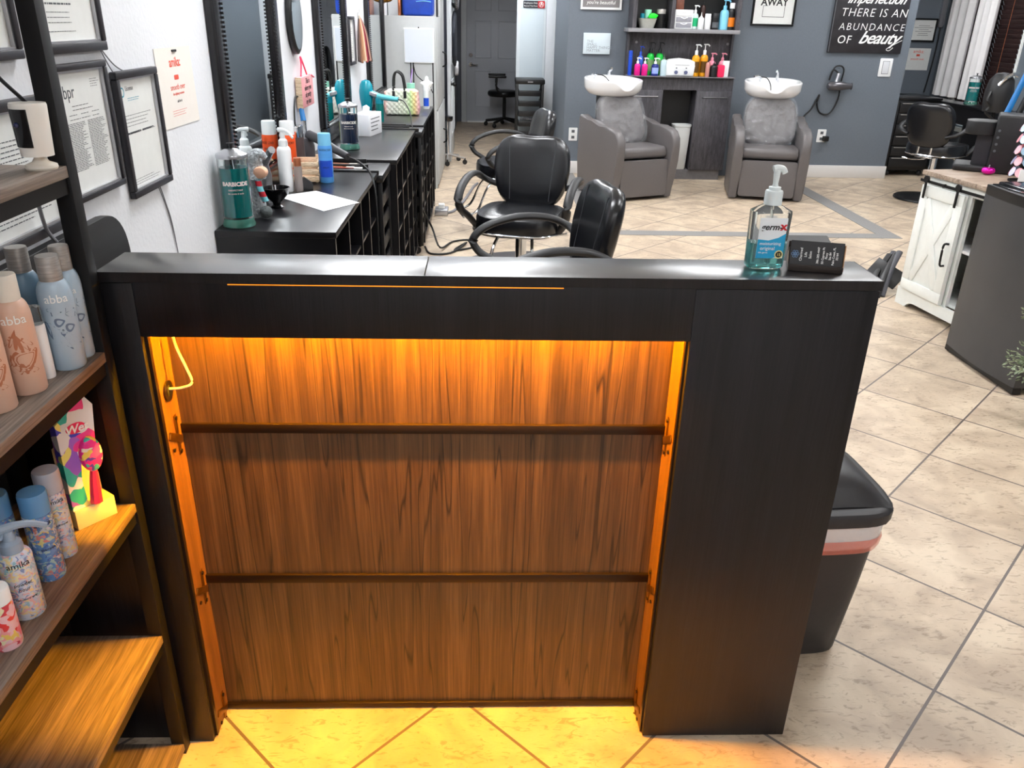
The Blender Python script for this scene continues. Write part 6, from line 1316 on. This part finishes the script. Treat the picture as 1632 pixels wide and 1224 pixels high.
# ------------------------------------------------------------------ alcove on the right
t, bd, yf = sign_y('picture_frame', 'black framed landscape certificate on the alcove wall', 4.865, 5.15, 1.345, 1.59, M_paper, y=9.90, fr=M_blackmetal, bw=0.016, cat='picture frame')
q = B(); rnd = random.Random(8)
for i in range(6): w_ = 0.05+0.06*rnd.random(); q.box((5.005-w_, yf-0.001, 1.51-0.02*i), (5.005+w_, yf, 1.514-0.02*i))
q.obj('printed_lines', M_ink, bd)
t = thing('notice_paper', 'white notice with coral print taped below the black framed certificate', 'paper', (4.97, 9.90, 1.07))
q = B(); q.box((4.87, 9.897, 1.04), (5.15, 9.899, 1.275)); q.obj('sheet', M_paper, t)
q = B(); q.text('amika:', 0.05, AT((5.01, 9.8965, 1.225), FACE_Y)); q.text('smooth over', 0.03, AT((5.01, 9.8965, 1.15), FACE_Y)); q.box((4.99, 9.896, 1.19), (5.03, 9.8965, 1.212)); q.obj('lettering', M_coral, t)
t = thing('wall_phone', 'long silver grey handset shaped holder at the alcove corner', 'holder', (5.15, 9.85, 1.4))
q = B(); q.prism(rrect(5.07, 1.46, 5.13, 1.75, 0.025), 0, 0.04, AT((0, 9.898, 0), FACE_Y), bev=0.008) if False else q.prism(rrect(5.155, 1.50, 5.21, 1.80, 0.02), 0, 0.04, AT((0, 9.898, 0), FACE_Y), bev=0.008); q.obj('body', M_silver, t)
q = B(); q.tube([(5.18, 9.86, 1.50), (5.185, 9.86, 1.30), (5.175, 9.87, 1.0), (5.16, 9.87, 0.80)], 0.008); q.obj('cord', M_wire, t)
# drawer cart
t = thing('drawer_cart', 'black drawer cart with six drawers against the alcove corner', 'drawer cart', (4.62, 8.8, 0))
x0, x1, y0, y1 = 4.40, 4.86, 8.88, 9.26
q = B(); q.box((x0, y0+0.02, 0.06), (x1, y1, 0.79), 0.005); q.obj('case', M_blackplastic, t)
q = B(); q.box((x0-0.005, y0-0.005, 0.79), (x1+0.005, y1, 0.815), 0.005); q.obj('top', M_station, t)
for k in range(6):
    z = 0.10+0.113*k; q = B(); q.box((x0+0.02, y0, z), (x1-0.02, y0+0.02, z+0.10), 0.003); d_ = q.obj('drawer', M_softblack, t)
    q = B(); q.box((x0+0.04, y0-0.012, z+0.086), (x1-0.04, y0+0.001, z+0.094), 0.003); q.obj('handle', M_gunmetal, d_)
for xx in (x0+0.05, x1-0.05):
    for yy in (y0+0.06, y1-0.06): q = B(); q.ball((xx, yy, 0.03), 0.03, 12); q.obj('caster', M_blackplastic, t)
# desk along the window
t = thing('manicure_desk', 'black desk below the curtained window', 'desk', (4.95, 8.9, 0))
q = B(); q.box((4.87, 7.55, 0.76), (5.085, 9.88, 0.785), 0.003); q.obj('top', M_station, t)
for yy in (7.56, 8.43, 9.83):
    q = B(); q.box((4.90, yy, 0), (5.075, yy+0.025, 0.76)); q.obj('side_panel', M_station, t)
q = B(); q.box((4.88, 7.60, 0.60), (4.90, 9.82, 0.76)); dd = q.obj('apron', M_station, t)
q = B(); q.ball((4.87, 8.9, 0.68), 0.014); q.obj('knob', M_silver, dd)
dis_jar('dark teal disinfectant jar on the black desk by the curtain', 4.985, 8.56, 0.785, 0.06, 0.30, M_liquid)
t = thing('hooded_dryer', 'black hooded dryer on a pole beyond the coffee maker', 'hair dryer', (3.93, 6.4, 0))
q = B(); q.lathe([(0, 0), (0.085, 0), (0.095, 0.04), (0.10, 0.14), (0.085, 0.23), (0.05, 0.275), (0, 0.285)], (3.93, 6.4, 0.915), 28); q.obj('hood', M_softblack, t)
q = B(); q.tube([(3.87, 6.33, 1.11), (3.90, 6.31, 1.16), (3.95, 6.31, 1.19), (4.0, 6.33, 1.18)], 0.013); q.obj('chrome_rim', M_chrome, t)
q = B(); q.cyl((3.93, 6.4, 0.02), (3.93, 6.4, 0.92), 0.016); q.lathe([(0, 0), (0.16, 0), (0.16, 0.02), (0, 0.03)], (3.93, 6.4, 0), 28); q.obj('stand', M_blackmetal, t)
q = B(); q.tube([(3.84, 6.36, 1.06), (3.81, 6.33, 1.0), (3.84, 6.33, 0.96), (3.82, 6.33, 0.92), (3.86, 6.34, 0.89), (3.92, 6.38, 0.86)], 0.010); q.obj('coiled_cord', M_wire, t)

# ------------------------------------------------------------------ white barn door cabinet (local x runs along its front)
MW = RZ(math.radians(-81.6), (2.479, 4.517, 0))
t = thing('barn_door_cabinet', 'white cabinet with a sliding barn door and a grey oak top', 'cabinet', (2.479, 4.517, 0))
def W_(q, name, m, par, **k):
    bmesh.ops.transform(q.bm, matrix=MW, verts=q.bm.verts); return q.obj(name, m, par, **k)
LW, HW, DW = 0.765, 0.745, 0.60
q = B(); q.box((-0.012, -0.02, HW), (LW+0.012, DW+0.01, HW+0.026), 0.003); W_(q, 'top', M_cabtop, t)
q = B(); q.box((0, 0, 0.10), (0.045, DW, HW)); W_(q, 'end_frame', M_whitepaint, t)
q = B(); q.box((LW-0.045, 0, 0.10), (LW, DW, HW)); W_(q, 'end_frame', M_whitepaint, t)
q = B(); q.box((0.045, 0, HW-0.05), (LW-0.045, 0.02, HW)); q.box((0.365, 0, 0.10), (0.395, 0.02, HW-0.05)) ; W_(q, 'face_frame', M_whitepaint, t)
q = B(); q.box((0.045, 0.02, 0.10), (LW-0.045, DW, 0.115)); q.box((0.045, DW-0.01, 0.115), (LW-0.045, DW, HW)); W_(q, 'floor_and_back', M_whitepaint, t)
q = B(); q.box((0.047, 0.02, 0.40), (LW-0.047, DW-0.012, 0.416)); W_(q, 'shelf', M_white, t)
q = B(); q.prism([(0, 0.0), (0.09, 0.0), (0.12, 0.028), (0.16, 0.036), (LW-0.16, 0.036), (LW-0.12, 0.028), (LW-0.09, 0), (LW, 0), (LW, 0.10), (0, 0.10)], 0, 0.02, AT((0, 0.002, 0), FACE_Y)); W_(q, 'skirt', M_whitepaint, t)
q = B(); q.box((0, 0.002, 0), (0.02, DW, 0.10)); W_(q, 'side_skirt', M_whitepaint, t)
q = B(); q.box((0.035, -0.028, 0.105), (0.380, -0.012, HW-0.045), 0.002); dr_ = W_(q, 'barn_door', M_whitepaint, t)
q = B(); x0, x1, z0, z1 = 0.035, 0.380, 0.105, HW-0.045
for a, b in (((x0, z0), (x1, z0+0.06)), ((x0, z1-0.06), (x1, z1)), ((x0, z0+0.06), (x0+0.06, z1-0.06)), ((x1-0.06, z0+0.06), (x1, z1-0.06))): q.box((a[0], -0.036, a[1]), (b[0], -0.028, b[1]), 0.002)
W_(q, 'stile_frame', M_whitepaint, dr_)
for (A, C_) in (((x0+0.06, z0+0.06), (x1-0.06, z1-0.06)), ((x0+0.06, z1-0.06), (x1-0.06, z0+0.06))):
    q = B(); d = Vector((C_[0]-A[0], 0, C_[1]-A[1])); L_ = d.length; an = -math.atan2(d.z, d.x)
    q.box((0.01, -0.0355 if A[1] > 0.3 else -0.0345, -0.024), (L_-0.01, -0.0285, 0.024), 0.001, M=AT((A[0], 0, A[1]), Matrix.Rotation(an, 4, 'Y')))
    W_(q, 'cross_brace', M_whitepaint, dr_)
q = B(); q.tube([(0.352, -0.036, 0.44), (0.347, -0.060, 0.435), (0.347, -0.062, 0.38), (0.352, -0.060, 0.325), (0.352, -0.036, 0.32)], 0.006); W_(q, 'handle', M_blackmetal, dr_)
q = B(); q.box((0.02, -0.044, HW-0.03), (LW-0.02, -0.036, HW-0.016)); W_(q, 'rail', M_blackmetal, t)
for xx in (0.075, 0.335):
    q = B(); q.box((xx-0.008, -0.050, HW-0.115), (xx+0.008, -0.044, HW-0.01), 0.002); q.lathe([(0, -0.005), (0.02, -0.005), (0.02, 0.005), (0, 0.005)], n=20, M=AT((xx, -0.047, HW-0.012), Matrix.Rotation(PI/2, 4, 'X'))); q.cyl((xx, -0.052, HW-0.10), (xx, -0.044, HW-0.10), 0.005, 8); W_(q, 'roller_hanger', M_blackmetal, dr_)
q = B(); q.cyl((0.22, -0.05, HW-0.022), (0.22, -0.036, HW-0.022), 0.01, 10); W_(q, 'rail_bolt', M_blackmetal, t)
def in_cab(name, label, cat, a, b, m, bev=0.004, grp=None):
    q = B(); q.box(a, b, bev); bmesh.ops.transform(q.bm, matrix=MW, verts=q.bm.verts); p = MW @ Vector(((a[0]+b[0])/2, (a[1]+b[1])/2, a[2]))
    return tag(q.obj(name, m, loc=tuple(p)), label, cat, grp)
in_cab('food_carton', 'brightly printed food carton in the lower bay of the white cabinet', 'carton', (0.42, 0.05, 0.116), (0.71, 0.20, 0.30), M_food)
in_cab('food_carton', 'brown printed food carton lying on the bright one in the white cabinet', 'carton', (0.42, 0.06, 0.302), (0.71, 0.22, 0.392), M_foodb)
q = B(); q.pillow(rrect(0.42, 0.43, 0.71, 0.63, 0.05), 0.12, lambda u, v, w: (u, 0.17+w, v+0.015*math.sin(u*50))); bmesh.ops.transform(q.bm, matrix=MW, verts=q.bm.verts)
tag(q.obj('bag_bundle', M_bundle, loc=tuple(MW @ Vector((0.65, 0.15, 0.416)))), 'bundle of dark foil bags on the upper shelf of the white cabinet', 'bags')
# coffee maker on the cabinet
MW2 = RZ(math.radians(-31), (2.615, 4.52, HW+0.0265))
t = thing('coffee_maker', 'black single cup coffee maker on the white cabinet', 'coffee maker', tuple(MW2 @ Vector((0.24, 0.12, 0))))
def W2(q, name, m, par, **k):
    bmesh.ops.transform(q.bm, matrix=MW2, verts=q.bm.verts); return q.obj(name, m, par, **k)
q = B(); q.box((0.0, 0.0, 0), (0.17, 0.22, 0.035), 0.012, 3); W2(q, 'drip_tray', M_softblack, t)
q = B(); q.box((0.165, 0.0, 0), (0.33, 0.24, 0.305), 0.012, 3); W2(q, 'housing', M_softblack, t)
q = B(); q.prism(rrect(0.02, 0.01, 0.19, 0.20, 0.07), 0.195, 0.265, bev=0.006); W2(q, 'brew_head', M_softblack, t)
q = B(); q.box((0.085, 0.05, 0.036), (0.164, 0.20, 0.194)); W2(q, 'back_column', mat('dark grey column', (36, 36, 42), 0.5), t)
for k in range(4):
    q = B(); q.cyl((0.185, 0.002, 0.12+0.035*k), (0.185, -0.003, 0.12+0.035*k), 0.007, 12); W2(q, 'button', M_ink, t)
q = B(); q.box((0.335, 0.02, 0.0), (0.41, 0.22, 0.27), 0.01); W2(q, 'water_tank', mat('smoky tank', (60, 64, 70), 0.1, trans=0.5), t)
q = B(); q.tube([(0.345, 0.005, 0.06), (0.345, 0.0, 0.20), (0.365, 0.0, 0.25), (0.40, 0.01, 0.26)], 0.007); W2(q, 'tank_handle', M_gunmetal, t)
def W3(q, name, m, par, **k):
    bmesh.ops.transform(q.bm, matrix=Matrix.Translation((2.743-0.30, 4.385-0.055, 0.772)), verts=q.bm.verts); return q.obj(name, m, par, **k)
def W4(q, name, m, par, **k):
    bmesh.ops.transform(q.bm, matrix=Matrix.Translation((2.80-0.50, 4.19-0.05, 0.772)) , verts=q.bm.verts); return q.obj(name, m, par, **k)
# pumpkin
t = thing('pumpkin', 'tiny metallic magenta pumpkin on the white cabinet', 'pumpkin', (2.743, 4.385, 0.772))
q = B(); n = 40
rg = [[q.bm.verts.new((0.30+(0.030*math.sin(p)+0.002)*(1+0.10*abs(math.cos(4*a)))*math.cos(a), 0.055+(0.030*math.sin(p)+0.002)*(1+0.10*abs(math.cos(4*a)))*math.sin(a), 0.022-0.021*math.cos(p)-0.004*(math.cos(p) < -0.8))) for a in [2*PI*k/n for k in range(n)]] for p in [PI*j/12 for j in range(13)]]
for A, C_ in zip(rg, rg[1:]):
    for k in range(n): q.bm.faces.new((A[k], A[(k+1) % n], C_[(k+1) % n], C_[k]))
W3(q, 'body', mat('metallic magenta', (226, 24, 170), 0.25, 0.6), t, ang=80)
q = B(); q.tube([(0.30, 0.055, 0.038), (0.302, 0.056, 0.052)], 0.003, smooth=False); W3(q, 'stem', M_silver, t)
# disc display rack
t = thing('display_rack', 'carousel rack of small pink and lilac discs on the white cabinet', 'display', (2.80, 4.19, 0.772))
q = B(); q.lathe([(0, 0), (0.055, 0), (0.055, 0.008), (0.006, 0.012), (0.006, 0.31), (0, 0.31)], (0.50, 0.05, 0), 20); W4(q, 'stand', M_blackmetal, t)
dm = [mat('lilac disc', (190, 190, 226), 0.2, 0.3), mat('pink disc', (240, 170, 180), 0.3), mat('iridescent blue disc', (160, 190, 214), 0.2, 0.4), mat('rose disc', (226, 140, 150), 0.3)]
for lv in range(5):
    for k in range(8):
        a = 2*PI*k/8+lv*0.4; q = B(); cx_, cy_ = 0.50+0.05*math.cos(a), 0.05+0.05*math.sin(a)
        q.lathe([(0, -0.0015), (0.024, -0.0015), (0.024, 0.0015), (0, 0.0015)], n=18, M=AT((cx_, cy_, 0.05+0.055*lv), Matrix.Rotation(a, 4, 'Z') @ Matrix.Rotation(math.radians(68), 4, 'Y')), sy=0.8)
        W4(q, 'disc', dm[(k+lv) % 4], t)
q = B(); q.box((0.43, -0.045, 0.0), (0.52, -0.04, 0.075), 0.001); t2 = thing('price_card', 'white folded card in front of the disc rack', 'card', (2.77, 4.1, 0.772)); W4(q, 'card', M_white, t2)
# long tubes leaning beyond
for i, (m_, dx, lab) in enumerate(((M_blue, 0.0, 'blue and white long handled duster leaning behind the coffee maker'), (M_blackplastic, 0.09, 'black and white long handled duster leaning behind the coffee maker'))):
    t = thing('duster', lab, 'duster', (2.86+dx*0.5, 4.66, 0.772))
    b0 = Vector((2.86+dx*0.55, 4.655-dx*0.3, 0.786)); b1 = b0+Vector((0.13, 0.0, 0.50))
    q = B(); q.cyl(b0, b0.lerp(b1, 0.5), 0.012, 14); q.obj('handle', M_white, t)
    q = B(); q.cyl(b0.lerp(b1, 0.5), b1, 0.016, 14); q.obj('sleeve', C('sky blue plastic', (30, 120, 190)) if i == 0 else m_, t)

# ------------------------------------------------------------------ mini fridge
MF = RZ(math.radians(-88.5), (2.357, 3.744, 0))
t = thing('mini_fridge', 'dark grey mini fridge with a bowed door in front of the white cabinet', 'fridge', (2.357, 3.744, 0))
def WF(q, name, m, par, **k):
    bmesh.ops.transform(q.bm, matrix=MF, verts=q.bm.verts); return q.obj(name, m, par, **k)
M_fr = mat('dark steel fridge finish', (74, 75, 78), 0.38, 0.35, var=0.06, scale=6)
o = [(0.0, 0.05)]+[(0.55*k/16, 0.0-0.022*math.sin(PI*k/16)) for k in range(17)]+[(0.55, 0.05)]
q = B(); q.prism(o, 0.035, 0.79, bev=0.002); WF(q, 'door', M_fr, t)
q = B(); q.prism(o, 0.79, 0.835, bev=0.004); WF(q, 'door_cap', M_blackplastic, t)
q = B(); q.box((0.005, 0.055, 0.03), (0.545, 0.52, 0.825), 0.004); WF(q, 'body', M_blackplastic, t)
q = B(); q.box((0.0, 0.05, 0.825), (0.55, 0.53, 0.848), 0.006); q.box((0.02, 0.01, 0.835), (0.53, 0.05, 0.841), 0.002); WF(q, 'top', mat('glossy black top', (18, 19, 22), 0.12), t)
q = B(); q.box((0.0, 0.0, 0.006), (0.55, 0.04, 0.034)); WF(q, 'kick_strip', M_blackplastic, t)
for xx in (0.04, 0.51):
    for yy in (0.05, 0.46): q = B(); q.cyl((xx, yy, 0), (xx, yy, 0.031), 0.018, 12); WF(q, 'foot', M_gunmetal, t)
q = B(); q.box((0.5455, 0.10, 0.06), (0.547, 0.16, 0.12)); WF(q, 'rating_label', M_white, t)
# frosted plant
t = thing('frosted_plant', 'frosted green artificial plant in a black stand at the right picture edge', 'plant', (2.42, 2.86, 0))
q = B(); q.lathe([(0, 0), (0.085, 0), (0.11, 0.16), (0.115, 0.165), (0.10, 0.165), (0.09, 0.14), (0, 0.14)], (2.42, 2.86, 0), 24); q.obj('pot', M_softblack, t)
q = B(); q.tube([(2.235+0.035*math.cos(a), 3.00+0.035*math.sin(a), 0.50) for a in [2*PI*k/12 for k in range(12)]], 0.005, closed=True); q.tube([(2.42, 2.86, 0.14), (2.38, 2.92, 0.35), (2.26, 2.99, 0.49)], 0.006); q.obj('stem_ring', M_blackmetal, t)
M_leaf = mat('frosted leaf green', (112, 138, 104), 0.7, var=0.35, scale=30, c2=(190, 204, 176))
q = B(); rnd = random.Random(12)
for k in range(520):
    lvl = 0.42 if k % 3 == 0 else 0.27
    c = Vector((2.245, 3.0, lvl+0.03)) if lvl > 0.3 else Vector((2.26, 2.95, 0.25)); d = Vector((rnd.gauss(0, 1), rnd.gauss(0, 1), rnd.gauss(0, 0.5))); d.normalize(); rr = (0.11 if lvl < 0.3 else 0.06)*(0.4+0.6*rnd.random())
    p = c+d*rr; l = 0.014+0.012*rnd.random(); t_ = Vector((rnd.gauss(0, 1), rnd.gauss(0, 1), rnd.gauss(0, 1))).cross(d).normalized()
    dd = (d+t_*0.5).normalized(); s_ = dd.cross(Vector((0.3, 0.2, 1))).normalized()*l*0.32; u_ = s_.cross(dd).normalized()*l*0.12
    v = [q.bm.verts.new(x) for x in (p, p+dd*l*0.5+s_+u_, p+dd*l, p+dd*l*0.5-s_+u_, p+dd*l*0.5-u_)]
    q.bm.faces.new((v[0], v[1], v[2], v[3])); q.bm.faces.new((v[0], v[4], v[1])); q.bm.faces.new((v[1], v[4], v[2])); q.bm.faces.new((v[2], v[4], v[3])); q.bm.faces.new((v[3], v[4], v[0]))
lf = q.obj('leaves', M_leaf, t, smooth=False); lf['kind'] = 'stuff'
# folded stepladder beside the white cabinet
t = thing('folded_gadget', 'folded grey step stool leaning at the far end of the white cabinet', 'step stool', (2.42, 4.72, 0))
for i, (a, b) in enumerate((((2.38, 4.58, 0.0), (2.58, 4.84, 0.20)), ((2.42, 4.60, 0.0), (2.60, 4.84, 0.215)), ((2.36, 4.66, 0.0), (2.57, 4.9, 0.18)), ((2.44, 4.70, 0.0), (2.61, 4.93, 0.19)))):
    q = B(); q.tube([a, ((a[0]+b[0])/2-0.01, (a[1]+b[1])/2, (a[2]+b[2])/2+0.01), b], 0.013, n=8, flat=1.5); q.obj('leg', C('dark grey tube %d' % i, (70, 70, 76)) if i % 2 else M_blackplastic, t)
q = B(); q.box((-0.06, -0.10, -0.008), (0.06, 0.10, 0.008), 0.004, M=AT((2.50, 4.76, 0.10), Euler((0.5, -0.8, 0.3)).to_matrix().to_4x4())); q.obj('tread', M_blackplastic, t)

# ------------------------------------------------------------------ loose cords on the floor
q = B(); q.tube([(-0.42, 5.50, 0.30), (-0.36, 5.62, 0.14), (-0.30, 5.50, 0.03), (-0.22, 5.75, 0.008), (-0.10, 5.80, 0.008), (-0.06, 5.62, 0.008), (-0.20, 5.52, 0.008), (-0.12, 5.70, 0.015), (-0.22, 5.45, 0.008), (-0.36, 5.42, 0.008), (-0.41, 5.60, 0.008)], 0.007); tag(q.obj('tangled_cable', M_wire, loc=(-0.25, 5.6, 0)), 'tangled black cord lying on the tiles beside the farther stations', 'cord')
q = B(); q.tube([(-0.36, 6.66, 0.012), (-0.25, 6.75, 0.010), (-0.17, 7.2, 0.010), (-0.10, 7.8, 0.010), (-0.06, 8.0, 0.010)], 0.012); tag(q.obj('grey_cord', M_greywire, loc=(-0.25, 6.9, 0)), 'grey flat cord running over the tiles behind the middle chair', 'cord')
t = thing('power_strip', 'small silvery power adapter on the floor near the farthest station', 'adapter', (-0.36, 6.68, 0))
q = B(); q.box((-0.40, 6.60, 0.001), (-0.29, 6.76, 0.05), 0.01, M=None); q.obj('body', M_silver, t)
q = B(); q.box((-0.37, 6.63, 0.05), (-0.32, 6.69, 0.09), 0.006); q.obj('plug', M_white, t)
